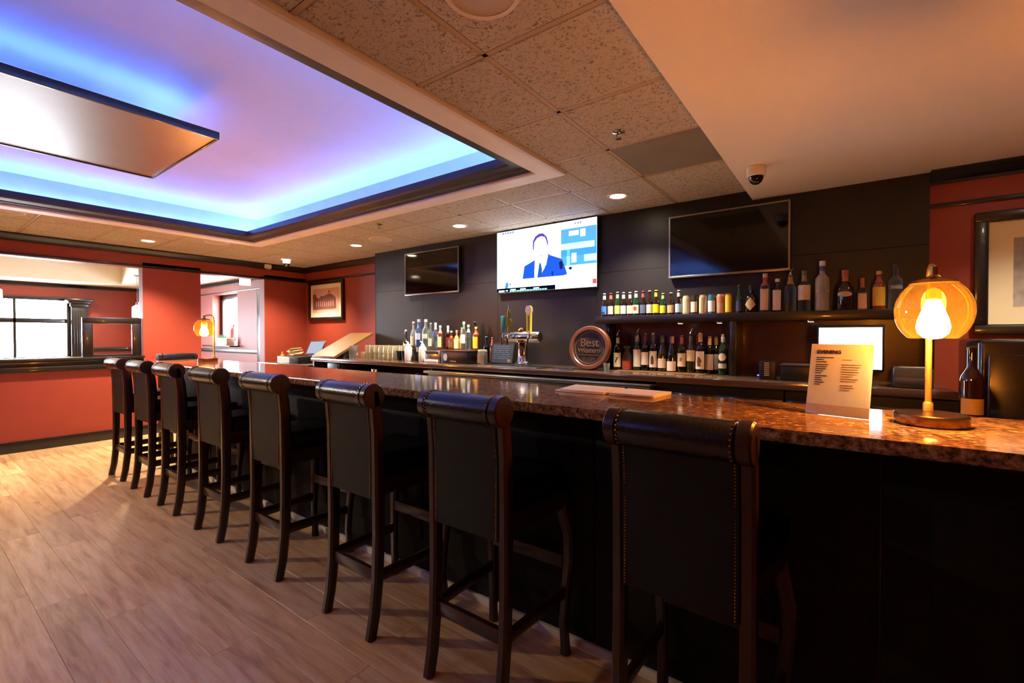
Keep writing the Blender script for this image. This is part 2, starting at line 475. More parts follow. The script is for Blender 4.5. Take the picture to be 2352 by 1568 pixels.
# ------------------------------------------------------------------ ceiling fittings
def downlight(x, y_, z, label, power=K_DOWN, col=(1, .88, .72), angle=116, aim=None):
    t = thing('downlight', label, 'ceiling light', (x, y_, z), group='recessed downlights')
    obj('trim_ring', B().lathe([(.062, .004), (.064, -.006), (.086, -.006), (.09, .002), (.062, .004)], 28), M_white, t)
    obj('lens', B().lathe([(.0005, -.0015), (.063, -.002), (.063, .002), (.0005, .002)], 28), M_lens, t)
    e = Vector(aim).to_track_quat('-Z', 'Y').to_euler() if aim else None
    if power: spot(t, (0, 0, -.03), power, angle, .8, col, .05, e)
    return t
downlight(-1.55, 3.58, CZ, 'lit downlight beside the grey diffuser panel')
downlight(-3.31, 3.57, CZ, 'lit downlight above the liquor bottles and lit television', K_DOWN*1.3)
downlight(-5.09, 3.56, CZ, 'lit downlight where dark panelling meets the red wall', K_DOWN*1.5)
downlight(-6.89, 1.89, CZ, 'lit downlight in front of the red pier', K_DOWN*2.2)
downlight(-6.89, 3.59, CZ, 'lit downlight in the corner over the framed engraving', K_DOWN*2.2)
downlight(-6.30, -.05, CZ, 'added out-of-view downlight brightening the floor by the half wall', K_DOWN*1.4, angle=50)  # added lamp outside the view, narrow cone to brighten the floor
downlight(-6.30, -1.30, CZ, 'added out-of-view tilted downlight between the tray and half wall, brightening the floor', K_DOWN*1.5, (1, .84, .60), 78, (2.4, 1.6, -2.48))  # added lamp out of view, tilted to throw warm light across the floor
downlight(-3.31, -3.05, CZ, 'added out-of-view tilted downlight behind the tray, brightening the floor', K_DOWN*.35, (1, .86, .66), 80, (-.2, 2.9, -2.48))  # unseen lamp added behind the viewer to lift the floor's brightness
downlight(.9, 3.3, SZ, 'lit downlight in the soffit over the framed portrait', K_DOWN*.5)

def speaker(x, y_, label, r=.135):
    t = thing('ceiling_speaker', label, 'speaker', (x, y_, CZ), group='round ceiling speakers')
    obj('rim', B().lathe([(r-.02, .002), (r-.02, -.006), (r-.004, -.008), (r, .002), (r-.02, .002)], 36), M_white, t)
    obj('grille', B().lathe([(.001, -.004), (r-.019, -.003), (r-.019, .002), (.001, .002)], 36), pm('speaker_grille', '#cbb9ab', .6, scale=180, bump=.4, bscale=600), t)
speaker(-1.0, 1.19, 'round cream speaker between tray trim and soffit')
speaker(-4.53, 3.50, 'round speaker near the blank small television')
speaker(-6.30, 2.42, 'round speaker beside the tray corner, facing the doorway')
speaker(-6.30, .66, 'round speaker between tray and half wall')

def sprinkler(x, y_, label):
    t = thing('sprinkler_head', label, 'sprinkler', (x, y_, CZ), group='fire sprinklers')
    obj('escutcheon', B().lathe([(.001, .004), (.034, .003), (.036, -.003), (.022, -.008), (.001, -.009)], 20), M_chrome, t)
    obj('frame_arm', B().tube([(-.01, 0, -.006), (-.012, 0, -.025), (0, 0, -.04), (.012, 0, -.025), (.01, 0, -.006)], .0028, 6), M_brass, t)
    obj('deflector', B().lathe([(.001, -.038), (.016, -.04), (.016, -.042), (.001, -.042)], 12), M_chrome, t)
sprinkler(-1.06, 2.46, 'chrome sprinkler head next to the grey diffuser panel')
sprinkler(-3.94, 3.03, 'chrome sprinkler head behind the tray trim')

def dome(x, y_, z, label, r=.058):
    t = thing('dome_camera', label, 'security camera', (x, y_, z))
    obj('housing', B().lathe([(r*.92, .002), (r, -.004), (r, -.05), (r*.9, -.058), (r*.78, -.06), (.002, -.06)], 24), M_white, t)
    obj('dome', B().lathe([(r*.76, -.058), (r*.72, -.075), (r*.55, -.095), (r*.28, -.107), (.001, -.11)], 20), pm('smoked_dome', '#070606', .05, spec=.8), t)
dome(-.49, 3.30, SZ, 'white dome camera on the soffit')
dome(-6.95, 3.63, CZ, 'white dome camera beside a corner downlight')
t = thing('motion_sensor', 'small white sensor box on the crown above the doorway', 'sensor', (XL+.085, 3.62, 2.42))
obj('housing', B().box(-.03, .03, -.045, .045, -.02, .045, .008), M_white, t)
obj('lens_window', B().box(-.012, .031, -.03, .03, -.035, -.018, .004), pm('sensor_window', '#a89a9a', .3), t)

# ------------------------------------------------------------------ far room beyond the half wall
XF = -14.28
wf = struct('wall_far', B().box(XF-.2, XF, YF, .35, 0, 2.9).box(XF-.2, XF, 2.43, 5.0, 0, 2.9).box(XF-.2, XF, .35, 2.43, 0, .84).box(XF-.2, XF, .35, 2.43, 2.12, 2.9), M_red)
struct('wall_passage', B().box(-14.4, -11.46, YB, YB+.2, 0, 2.9).box(-10.23, XL-.15, YB, YB+.2, 0, 2.9)
       .box(-11.46, -10.23, YB, YB+.2, 2.22, 2.9).box(-11.46, -10.23, YB, YB+.2, 0, 1.10), M_red)
crown('trim_5', (XF, YF), (XF, YB), CZ, (1, 0))
crown('trim_6', (XF, YB), (XL-.16, YB), CZ, (0, -1))
rb = B(); rail(rb, XF, XL-.16, YB-.02, YB, 2.235)
rb.box(XF, XL-.16, YB-.025, YB, .96, 1.04, .006).box(XF, XF+.025, YF, .26, .94, 1.04, .006).box(XF, XF+.025, 2.47, YB, .94, 1.04, .006)
struct('trim_7', rb, M_wood)
fc = struct('ceiling_far', B().box(-14.3, -13.3, YF, YB+.1, CZ, 3.3).box(-8.6, XL-.16, YF, YB+.1, CZ, 3.3).box(-13.3, -8.6, 3.15, YB+.1, CZ, 3.3).box(-13.3, -8.6, YF, -2.2, CZ, 3.3)
            .box(-13.3, -8.6, -2.2, 3.15, 2.92, 3.3), pm('far_ceiling_paint', '#e3d8c2', .6, scale=2))
t = thing('far_hanging_panel', 'cream lit panel hung in the far room ceiling recess', 'ceiling panel', (-11.0, -.1, 2.74))
obj('panel_face', B().box(-.9, .9, -1.7, 1.7, 0, .02), em('warm_panel', '#ffe6b0', .95), t)
obj('panel_edge', B().box(-.93, -.9, -1.73, 1.73, -.01, .04).box(.9, .93, -1.73, 1.73, -.01, .04).box(-.9, .9, 1.7, 1.73, -.01, .04).box(-.9, .9, -1.73, -1.7, -.01, .04), M_wood, t)
for sx in (-.5, .5):
    for sy in (-1.2, 1.2): obj('hanger_rod', B().cyl(.006, .02, .18, (sx, sy, 0), 8), M_steel, t)
downlight(-13.72, 2.55, CZ, 'small lit downlight above the dark far column', K_DOWN*.6)
downlight(-11.6, 3.6, CZ, 'lit downlight over the window niche passage', K_DOWN*.7, (1, .86, .72))
downlight(-8.9, 3.2, CZ, 'lit downlight just beyond the doorway', K_DOWN*.6, (1, .86, .72))
downlight(-8.1, 0.5, CZ, 'lit downlight behind the half wall', K_DOWN)

# far window: frame, muntins, panes
w1 = struct('window_1', B().box(XF-.12, XF+.03, .27, .37, .80, 2.16, .008).box(XF-.12, XF+.03, 2.40, 2.46, .80, 2.16, .008).box(XF-.12, XF+.03, .27, 2.46, 2.10, 2.18, .008).box(XF-.12, XF+.08, .27, 2.46, .76, .86, .01), M_wood)
obj('transom', B().box(XF-.08, XF-.02, .37, 2.40, 1.60, 1.70, .006), M_wood, w1)
for yy in (.95, 1.60): obj('mullion', B().box(XF-.08, XF-.02, yy-.022, yy+.022, .86, 2.10, .004), M_wood, w1)
M_pane = glass('window_pane', '#ffffff', 1.2)
for a, b in ((.37, .93), (.97, 1.58), (1.62, 2.40)):
    for c, d in ((.86, 1.60), (1.70, 2.10)):
        obj('pane', B().box(XF-.055, XF-.05, a, b, c, d), M_pane, w1)
PLt = bpy.data.lights.new('window_daylight', 'AREA'); PLt.shape = 'RECTANGLE'; PLt.size = 2.05; PLt.size_y = 1.26
PLt.cycles.is_portal = True
po = bpy.data.objects.new('window_daylight', PLt); COL.objects.link(po); po.location = (XF-.19, 1.39, 1.48); po.rotation_euler = (0, -PI/2, 0)

# dark wooden column next to the window
t = thing('wood_column', 'dark fluted wooden column beside the bright far window', 'column', (XF+.06, 2.60, 0))
obj('shaft', B().box(-.06, .06, -.14, .14, 0, 2.02, .006), M_wood, t)
for k in range(5): obj('flute', B().box(.06, .072, -.11+.045*k, -.085+.045*k, .2, 1.9, .004), M_wood, t)
obj('base', B().box(-.06, .09, -.17, .17, 0, .18, .008), M_wood, t)
obj('capital', B().box(-.06, .09, -.16, .16, 1.98, 2.05, .008).box(-.06, .13, -.20, .20, 2.05, 2.10, .01).box(-.06, .17, -.24, .24, 2.10, 2.15, .01), M_wood, t)

# dark wood screen frame standing on the half wall
t = thing('wood_screen', 'dark wooden open screen on the half wall against the pier', 'screen', (XL-.08, 1.73, 1.06))
b = B().box(-.035, .035, -.30, .285, .42, .495, .006)
obj('top_rail', b, M_wood, t)
for yy in (-.255, .24): obj('post', B().box(-.035, .035, yy-.045, yy+.045, 0, .42, .005), M_wood, t)
obj('bottom_rail', B().box(-.03, .03, -.21, .195, 0, .025, .004), M_wood, t)
obj('bead', B().box(.012, .034, -.21, -.20, .025, .42, .003).box(.012, .034, .185, .195, .025, .42, .003).box(.012, .034, -.21, .195, .412, .42, .003), M_cherry, t)

def pendant(x, y_, zb, label):
    t = thing('pendant_lamp', label, 'pendant lamp', (x, y_, zb), group='far room pendants')
    obj('shade', B().lathe([(.055, 0), (.085, .0), (.082, .20), (.03, .24), (.001, .245)], 20), em('frosted_shade', '#fff0d2', 2.2), t)
    obj('cap', B().cyl(.022, .24, .29, seg=12), M_steel, t)
    obj('cord', B().cyl(.004, .29, CZ-zb, seg=6), M_black, t)
    obj('canopy', B().cyl(.05, CZ-zb-.02, CZ-zb, seg=16), M_steel, t)
pendant(-11.0, 2.84, 1.67, 'small frosted pendant hanging beside the red pier')
pendant(-11.0, 1.02, 1.86, 'small frosted pendant hanging before the bright window')

# niche window in the passage
w2 = struct('window_2', B().box(-11.46, -11.36, YB+.16, YB+.24, 1.12, 2.22, .006).box(-10.33, -10.23, YB+.16, YB+.24, 1.12, 2.22, .006).box(-11.46, -10.23, YB+.16, YB+.24, 2.12, 2.22, .006).box(-11.46, -10.23, YB+.16, YB+.24, 1.10, 1.18, .006), M_wood)
obj('pane', B().box(-11.36, -10.33, YB+.195, YB+.2, 1.18, 2.12), M_pane, w2)
obj('outer_ledge', B().box(-12.0, -10.0, YB+.24, YB+.6, 1.04, 1.10), M_cream, w2)
obj('sill', B().box(-11.55, -10.16, YB-.18, YB+.16, 1.09, 1.12, .006), M_wood, w2)
PL2 = bpy.data.lights.new('niche_daylight', 'AREA'); PL2.shape = 'RECTANGLE'; PL2.size = 1.0; PL2.size_y = .95; PL2.cycles.is_portal = True
po = bpy.data.objects.new('niche_daylight', PL2); COL.objects.link(po); po.location = (-10.85, YB+.25, 1.65); po.rotation_euler = (-PI/2, 0, 0)
t = thing('planter_box', 'small white planter of short green grass on the niche sill', 'planter', (-10.62, YB-.085, 1.12))
obj('box', B().box(-.27, .27, -.075, .075, 0, .15, .006).box(-.25, .25, -.06, .06, .13, .151), M_paper, t)
g = B()
for k in range(260):
    x, yy = random.uniform(-.25, .25), random.uniform(-.06, .06)
    hgt = random.uniform(.05, .10); dx, dy = random.uniform(-.025, .025), random.uniform(-.025, .025)
    v = [g.bm.verts.new(q) for q in ((x-.004, yy, .145), (x+.004, yy, .145), (x+dx, yy+dy, .145+hgt))]
    g.bm.faces.new(v)
obj('grass', g, pm('grass_blades', '#4f7a2c', .6, col2='#2f5a1c', scale=20), t, kind='stuff')
t = thing('fire_extinguisher', 'red fire extinguisher seen through the passage window', 'extinguisher', (-11.38, YB+.40, 1.1005))
obj('cylinder', B().lathe([(.055, 0), (.07, .02), (.07, .33), (.055, .38), (.025, .41), (.02, .43)], 18), pm('extinguisher_red', '#b01b18', .3, scale=6), t)
obj('valve', B().box(-.02, .02, -.02, .02, .43, .48, .005).box(-.015, .1, -.012, .012, .47, .485, .004), M_black, t)
obj('hose', B().tube([(.02, 0, .45), (.08, 0, .43), (.09, 0, .3), (.08, 0, .1)], .01, 8), M_black, t)
t = thing('lit_sign_box', 'small white lit box sign hanging in the doorway', 'sign', (-8.2, 3.57, 2.17))
obj('housing', B().box(-.04, .04, -.075, .075, 0, .11, .006), em('sign_glow', '#fff2dc', 1.6), t)
obj('stem', B().cyl(.012, .11, CZ-2.17, seg=10), M_white, t)
d1 = struct('door_1', B().box(-9.32, -9.12, YB-.03, YB+.01, 0, 2.2, .004), M_wood)
obj('door_leaf', B().box(-9.12, -8.3, YB-.02, YB+.005, 0, 2.15, .004), M_black, d1)
obj('door_handle', B().sphere(.03, (-9.05, YB-.06, .98), 14).cyl(.01, -.05, 0, (-9.05, YB-.01, .98), 8, 'y'), M_chrome, d1)

# ------------------------------------------------------------------ bar
YF_BAR, Y0, Y1 = 1.735, 1.46, 2.06
top = B().prism([(-5.62, Y0), (1.9, Y0), (1.9, Y1), (-5.72, Y1), (-5.72, Y0+.10)], 1.033, 1.07, 'z')
bmesh.ops.bevel(top.bm, geom=[e for e in top.bm.edges], offset=.005, segments=2, affect='EDGES')
obj('granite_worktop', top, M_granite, label='long polished brown granite bar top', cat='bar top')
M_barfront = pm('bar_front_wood', '#140b08', .6, col2='#0d0705', scale=5, stretch=(1, 1, .18), spec=.2)
bar = thing('bar_counter', 'dark wood bar front carrying the granite top', 'bar', (0, 0, 0))
obj('body', B().box(-5.5, 1.9, YF_BAR+.02, 1.98, 0, 1.033), M_wood, bar)
xs = [-5.5, -4.57, -3.64, -2.71, -1.78, -.85, .08, 1.0, 1.9]
for a, b in zip(xs, xs[1:]):
    p = obj('front_panel', B().box(a+.003, b-.003, YF_BAR, YF_BAR+.02, .04, 1.03, .003), M_barfront, bar)
    obj('raised_field', B().box(a+.11, b-.11, YF_BAR-.008, YF_BAR+.005, .2, .88, .006), M_barfront, p)
obj('toe_strip', B().box(-5.5, 1.9, YF_BAR-.012, YF_BAR+.02, 0, .038, .003), M_cream, bar, label='pale strip along the floor')

# ------------------------------------------------------------------ bar stools
def make_stool():
    t = thing('bar_stool', '', 'bar stool', (0, 0, 0))
    for s in (-1, 1):
        obj('rear_leg', B().sweep([(s*.172, -.232, 0), (s*.172, -.212, .10), (s*.173, -.197, .24), (s*.174, -.191, .45), (s*.174, -.19, .70), (s*.174, -.195, .90), (s*.174, -.206, 1.02), (s*.174, -.216, 1.085)],
                                  .038, [.045, .048, .05, .05, .055, .05, .048, .04]), M_stool, t)
        obj('scroll_end', B().lathe([(.001, -.019), (.050, -.019), (.055, -.014), (.055, .014), (.050, .019), (.001, .019)], 24, (s*.174, -.222, 1.066), 'x'), M_stool, t)
        obj('front_leg', B().sweep([(s*.172, .175, .68), (s*.185, .19, .60), (s*.203, .205, .50), (s*.205, .203, .40), (s*.196, .193, .28), (s*.188, .187, .14), (s*.192, .195, .03), (s*.192, .197, 0)],
                                   [.05, .05, .048, .044, .038, .034, .036, .040], [.05, .052, .05, .045, .038, .034, .036, .040]), M_stool, t)
        obj('side_stretcher', B().sweep([(s*.178, -.18, .265), (s*.192, .18, .265)], .022, .05), M_stool, t)
    obj('rear_stretcher', B().box(-.16, .16, -.205, -.182, .235, .29, .004), M_stool, t)
    obj('front_stretcher', B().box(-.185, .185, .182, .206, .36, .415, .004), M_stool, t)
    # apron: trapezoid frame
    ap = B().prism([(-.165, -.205), (.165, -.205), (.205, .205), (-.205, .205)], .615, .69, 'z')
    bmesh.ops.bevel(ap.bm, geom=ap.bm.edges[:], offset=.006, segments=2, affect='EDGES')
    obj('apron', ap, M_stool, t)
    cu = B().prism([(-.165, -.165), (.165, -.165), (.213, .222), (-.213, .222)], .685, .79, 'z')
    bmesh.ops.bevel(cu.bm, geom=cu.bm.edges[:], offset=.03, segments=4, affect='EDGES')
    obj('seat_cushion', cu, M_leather, t)
    bk = B()
    n = 10
    for (yo, sgn) in ((-.222, 1),):
        prof = [(-.150+.0, .60)]
    # padded back, slightly bowed
    outer = [(-.212, .605), (-.216, .70), (-.218, .85), (-.222, .97), (-.230, 1.03)]
    inner = [(-.172, 1.03), (-.158, .97), (-.148, .85), (-.146, .74), (-.160, .66), (-.168, .605)]
    bk.prism([(u, v) for u, v in outer+inner], -.156, .156, 'x')
    bmesh.ops.bevel(bk.bm, geom=[e for e in bk.bm.edges if e.is_manifold and e.calc_face_angle(0) > .6], offset=.010, segments=3, affect='EDGES')
    obj('back_pad', bk, pm('matte_leather', '#0e110d', .5, col2='#0a0c09', scale=14, bump=.12, bscale=120, spec=.25), t)
    ro = B().lathe([(.001, -.157), (.044, -.157), (.051, -.150), (.052, -.1), (.053, 0), (.052, .1), (.051, .150), (.044, .157), (.001, .157)], 26, (0, -.226, 1.066), 'x')
    obj('head_roll', ro, M_leather, t)
    nb = B()
    pts = []
    for k in range(46):
        z = .615+.0088*k
        yy = -.216 - (.004 if z > .9 else 0) - max(0, z-.93)*.1
        pts.append((yy, z))
    for k in range(13):
        a = PI*1.25 - k*PI/12
        pts.append((-.226+.054*math.cos(a), 1.066+.054*math.sin(a)))
    for s in (-1, 1):
        for yy, z in pts:
            r = .0034
            bmesh.ops.create_icosphere(nb.bm, subdivisions=1, radius=r, matrix=Matrix.Translation((s*.148, yy, z)))
    obj('nailhead_trim', nb, M_brass, t, kind='stuff', label='row of small brass nailheads')
    return t
stool = make_stool()
ordn = ['first', 'second', 'third', 'fourth', 'fifth', 'sixth', 'seventh', 'eighth']
SX = [(-.362, 1.470, -.05), (-1.14, 1.47, .0), (-1.845, 1.47, -.01), (-2.66, 1.475, .0), (-3.43, 1.48, .015), (-4.165, 1.48, -.01), (-4.82, 1.48, .0), (-5.50, 1.485, .01)]
for k, (x, y_, r) in enumerate(SX):
    lb = 'dark leather scroll-back bar stool, %s along the bar from the menu end' % ordn[k]
    if k == 0:
        stool.location = (x, y_, 0); stool.rotation_euler = (0, 0, r); stool['label'] = lb; stool['group'] = 'bar stools along the bar'
    else: dup(stool, (x, y_, 0), r, lb, 'bar stools along the bar')
dup(stool, (-6.10, 2.0, 0), -PI/2, 'dark scroll-back bar stool at the end of the bar facing its short side', 'bar stools along the bar')

# ------------------------------------------------------------------ table lamps on the bar
M_amber = glass('amber_glass', '#ffc458', 1.45, .02, .010)
def globe_prof(r, z0, z1, t=.002):
    """round globe cut flat at top and bottom"""
    c = (z0+z1)/2; h = (z1-z0)/2; pts = []
    for k in range(19):
        a = -1.02 + 2.04*k/18
        pts.append((r*math.cos(a)/1.0, c + h*math.sin(a)/math.sin(1.02)))
    return pts
def table_lamp(x, y_, label, strength):
    t = thing('table_lamp', label, 'table lamp', (x, y_, 1.07), group='amber globe lamps on the bar')
    obj('base', B().lathe([(.001, 0), (.083, 0), (.085, .003), (.085, .030), (.082, .033), (.001, .033)], 48), pm('bronze_base', '#7a6044', .26, 1., col2='#6a5239', scale=20), t)
    obj('pole', B().tube([(0, .055, .03), (0, .055, .40), (0, .052, .435), (0, .040, .455), (0, .015, .462), (0, -.015, .455), (0, -.028, .44), (0, -.03, .425)], .008, 12).lathe([(.012, .03), (.012, .055), (.009, .06)], 14, (0, .055, 0)), pm('satin_brass', '#d9a850', .42, .85, col2='#cc9a44', scale=20), t)
    obj('socket', B().lathe([(.014, .36), (.018, .365), (.018, .425), (.010, .432), (.008, .455)], 16, (0, -.03, 0)).lathe([(.055, .408), (.050, .416), (.016, .426)], 24, (0, -.03, 0)), M_brass, t)
    obj('globe', B().lathe(globe_prof(.0875, .245, .412)[1:-1], 56, (0, -.03, 0)), M_amber, t, label='amber glass globe') 
    obj('bulb', B().lathe([(.001, .249), (.020, .252), (.034, .266), (.038, .283), (.034, .306), (.024, .335), (.014, .364)], 20, (0, -.03, 0)), em('filament_bulb', '#ffbc6c', strength), t)
    return t
table_lamp(.192, 1.80, 'brass lamp with glowing amber globe beside the menu', K_BULB)
table_lamp(-5.13, 1.88, 'brass lamp with glowing amber globe at the stool end', K_BULB)
# open globe ends: drop the flat caps
for o in [o for o in S.objects if o.name.split('.')[0] == 'globe']:
    bm = bmesh.new(); bm.from_mesh(o.data)
    bmesh.ops.delete(bm, geom=[f for f in bm.faces if len(f.verts) > 4], context='FACES_ONLY'); bm.to_mesh(o.data); bm.free()

# ------------------------------------------------------------------ menu in its stand
mt = thing('menu_stand', 'clear stand with orange-lit evening menu sheet', 'menu', (-.034, 1.800, 1.0705), math.atan2(-.04, .171))
tilt = Matrix.Rotation(-math.radians(15), 4, 'X')
def tb(*a, **k): return B().box(*a, mat=tilt, **k)
M_acr = glass('clear_acrylic', '#f6f6f2', 1.3)
obj('sheet', tb(-.086, .086, .0, .0012, .001, .238), M_paper, mt)
obj('acrylic_front', tb(-.088, .088, -.0032, -.0012, 0, .240), M_acr, mt)
obj('acrylic_foot', B().box(-.088, .088, .012, .075, 0, .0015).box(-.088, .088, .073, .075, 0, .02), M_acr, mt)
M_ink = pm('menu_ink', '#3a241a', .6, scale=10)
M_ink2 = pm('menu_ink_light', '#a5713f', .6, scale=10)
me = text_mesh('EVENING', .0165, .0006, .0003)
o = obj('heading', me, M_ink, mt); o.matrix_local = tilt @ Matrix.Translation((-.068, -.0008, .205)) @ Matrix.Rotation(PI/2, 4, 'X')
b = B()
for (x0, z0, n, wmax) in ((-.068, .190, 3, .05), (-.068, .166, 5, .036), (-.068, .128, 5, .044)):
    for k in range(n):
        b.box(x0, x0+random.uniform(.35, 1)*wmax, -.0008, -.0003, z0-k*.0072, z0-k*.0072+.0026, mat=tilt)
obj('text_lines', b, M_ink, mt)
b = B()
for (x0, z0, n, wmax) in ((.004, .184, 1, .04), (.004, .168, 8, .06), (.004, .100, 3, .04)):
    for k in range(n):
        b.box(x0, x0+random.uniform(.45, 1)*wmax, -.0008, -.0003, z0-k*.0078, z0-k*.0078+.0022, mat=tilt)
obj('text_column', b, M_ink2, mt)
obj('footer_band', tb(-.086, .086, -.0008, -.0002, .004, .034), pm('menu_footer', '#d9b99a', .6, scale=8), mt)

# folded towels on the bar
tw = B()
for k in range(2):
    z = 1.0705+.007*k
    tw.prism([(-1.10+.02*k, 1.83), (-.86, 1.845), (-.845, 2.045), (-1.13+.02*k, 2.05)], z, z+.006, 'z')
bmesh.ops.bevel(tw.bm, geom=tw.bm.edges[:], offset=.002, segments=1, affect='EDGES')
M_towel = pm('cream_cloth', '#fff2d8', .85, col2='#f6e4c2', scale=30, bump=.3, bscale=400)
obj('bar_towel', tw, M_towel, label='cream folded cloth on the granite, nearer the stool end', cat='towel', group='folded cream cloths')
tw = B()
for k in range(2):
    z = 1.0705+.007*k
    tw.prism([(-.84, 1.85), (-.645, 1.865-.01*k), (-.625, 2.03), (-.83, 2.045)], z, z+.006, 'z')
bmesh.ops.bevel(tw.bm, geom=tw.bm.edges[:], offset=.002, segments=1, affect='EDGES')
obj('bar_towel', tw, M_towel, label='cream folded cloth on the granite, nearer the menu end', cat='towel', group='folded cream cloths')

# ------------------------------------------------------------------ back bar
ZB = 1.02
bt = B().box(-5.98, .48, 3.45, YD-.001, ZB-.045, ZB, .004)
obj('laminate_worktop', bt, M_backtop, label='brown laminate worktop of the back bar', cat='counter top')
def cabinet(x0, x1, label, doors):
    t = thing('back_bar_cabinet', label, 'cabinet', ((x0+x1)/2, 3.78, 0), group='back bar cabinets')
    hw = (x1-x0)/2
    obj('body', B().box(-hw, hw, -.26, .28, 0, ZB-.046), M_wood, t)
    for k in range(doors):
        a = -hw + k*2*hw/doors; c = a+2*hw/doors
        d = obj('door', B().box(a+.004, c-.004, -.28, -.26, .1, .90, .004), M_wood, t)
        obj('handle', B().tube([(c-.04, -.28, .72), (c-.04, -.30, .73), (c-.04, -.30, .83), (c-.04, -.28, .84)], .005, 8), M_steel, d)
cabinet(-1.20, -.35, 'dark cabinet under the wine bottles', 2)
cabinet(-.34, .5, 'dark cabinet under the register screen', 2)
# open bay at the left end
t = thing('open_shelf_unit', 'dark open shelf unit under the stacked glasses', 'shelf unit', (-4.66, 3.78, 0))
obj('side_panel', B().box(-1.30, -1.26, -.31, .28, 0, ZB-.046, .003), M_dark, t)
obj('side_panel', B().box(-.70, -.67, -.27, .28, 0, ZB-.046, .003), M_dark, t)
obj('side_panel', B().box(.98, 1.0, -.27, .28, 0, ZB-.046, .003), M_dark, t)
obj('back_panel', B().box(-1.26, .98, .26, .28, 0, ZB-.046), M_black, t)
obj('shelf_board', B().box(-1.26, .98, -.25, .26, .76, .785, .002), M_dark, t)
obj('shelf_board', B().box(-1.26, .98, -.25, .26, .30, .325, .002), M_dark, t)
o = obj('drawer_front', B().box(-.98, -.70, -.29, -.27, .80, .96, .003), M_dark, t)
obj('knob', B().sphere(.013, (-.74, -.30, .90), 10), M_steel, o)
t = thing('blue_cloth', 'crumpled blue cloth on the open shelf', 'cloth', (-4.05, 3.62, .786))
g = B().sphere(.1, (0, 0, .045), 18, (1.3, .7, .5))
for v in g.bm.verts:
    v.co += Vector((math.sin(v.co.x*60)*.008, math.sin(v.co.z*70)*.008, math.sin(v.co.x*45+v.co.y*50)*.012)); v.co.z = max(v.co.z, 0)
obj('folds', g, pm('blue_cotton', '#1d58c8', .7, scale=20, bump=.3), t)
for k, (x, r, c_, lb) in enumerate(((-4.42, .12, M_steel, 'shallow steel bowl on the open shelf'), (-4.78, .06, M_chrome, 'small chrome shaker cup on the open shelf'))):
    t = thing('steel_bowl' if k == 0 else 'shaker_cup', lb, 'bowl' if k == 0 else 'cup', (x, 3.62, .786))
    hh = .05 if k == 0 else .12
    obj('vessel', B().lathe([(r*.5, 0), (r*.8, hh*.5), (r, hh), (r*.96, hh), (r*.76, hh*.5), (.001, .006)], 24), c_, t)
    obj('rim', B().lathe([(r*.96, hh-.002), (r*1.02, hh), (r*1.0, hh+.004), (r*.96, hh+.002)], 24), M_chrome, t)
# under-counter cooler with steel top edge
t = thing('back_bar_cooler', 'long black under-counter cooler with steel top edge', 'cooler', (-2.42, 3.7, 0))
obj('body', B().box(-1.22, 1.20, -.27, .35, .08, .93, .004), M_black, t)
obj('top_edge', B().box(-1.23, 1.22, -.33, .35, .930, .955, .004), M_steel, t)
for k in range(3):
    a = -1.21+.803*k
    d = obj('door', B().box(a+.004, a+.796, -.30, -.272, .12, .90, .005), pm('cooler_black', '#101114', .25, scale=5, coat=.3), t)
    obj('handle', B().box(a+.05, a+.3, -.325, -.30, .84, .865, .004), M_steel, d)
    obj('lock', B().cyl(.012, -.306, -.299, (a+.55, 0, .87), 12, 'y'), M_chrome, d)
obj('kick_plate', B().box(-1.2, 1.2, -.24, .3, 0, .08), M_black, t)

# sloping tan cover at the left end of the back bar
t = thing('sloped_cover', 'tan sloping board leaning over the back bar end', 'board', (-5.70, 3.8, ZB))
sl = B().prism([(-.33, .002), (.27, .315), (.27, .345), (-.34, .032)], -.265, .265, 'x')
obj('board', sl, M_tan, t)
obj('front_lip', B().box(-.265, .265, -.345, -.325, .0, .03, .003), pm('worn_edge', '#7d6450', .5, scale=12), t)
obj('side_cheek', B().prism([(-.1, .0), (.27, .0), (.27, .31), (-.1, .12)], -.265, -.245, 'x'), M_cherry, t)
obj('prop', B().box(.20, .235, -.16, -.12, 0, .09), M_wood, t)

# POS counter in the corner
t = thing('corner_counter', 'low dark service counter in the red corner', 'counter', (-6.72, 3.9, 0))
obj('top', B().box(-.70, .70, -.50, .39, .885, .915, .003), M_backtop, t)
obj('body', B().box(-.68, .70, -.44, .39, 0, .885), M_wood, t)
obj('back_ledge', B().box(-.70, .70, .22, .39, .915, 1.0, .004), M_wood, t)
t = thing('cash_drawer', 'black cash drawer with white paper taped on the front', 'cash drawer', (-6.70, 3.72, .916))
obj('case', B().box(-.30, .30, -.22, .2, 0, .10, .004), M_black, t)
obj('paper_label', B().box(-.28, .06, -.224, -.2205, .012, .092), M_paper, t)
obj('lock', B().cyl(.012, -.226, -.22, (.12, 0, .055), 12, 'y'), M_chrome, t)
t = thing('order_tablet', 'tilted white-screen tablet on the cash drawer', 'tablet', (-6.46, 3.76, 1.017), .15)
tm = Matrix.Rotation(-math.radians(26), 4, 'X')
obj('case', B().box(-.17, .17, -.012, 0, .02, .25, .006, mat=tm), M_black, t)
obj('screen', B().box(-.15, .15, -.0135, -.0122, .04, .235, mat=tm), em('tablet_screen', '#cfd4ec', .3), t)
obj('stand', B().box(-.06, .06, -.02, .1, 0, .02, .004).box(-.05, .05, .07, .09, .0, .09, .004), M_black, t)
t = thing('condiment_bottle', 'small orange squeeze bottle beside the cash drawer', 'bottle', (-7.08, 3.62, .916))
obj('body', B().lathe([(.03, 0), (.034, .006), (.034, .09), (.02, .115), (.012, .12)], 16), pm('orange_plastic', '#d9861e', .35), t)
obj('cap', B().lathe([(.018, .118), (.016, .135), (.004, .165)], 12), pm('orange_cap', '#c96f10', .4), t)
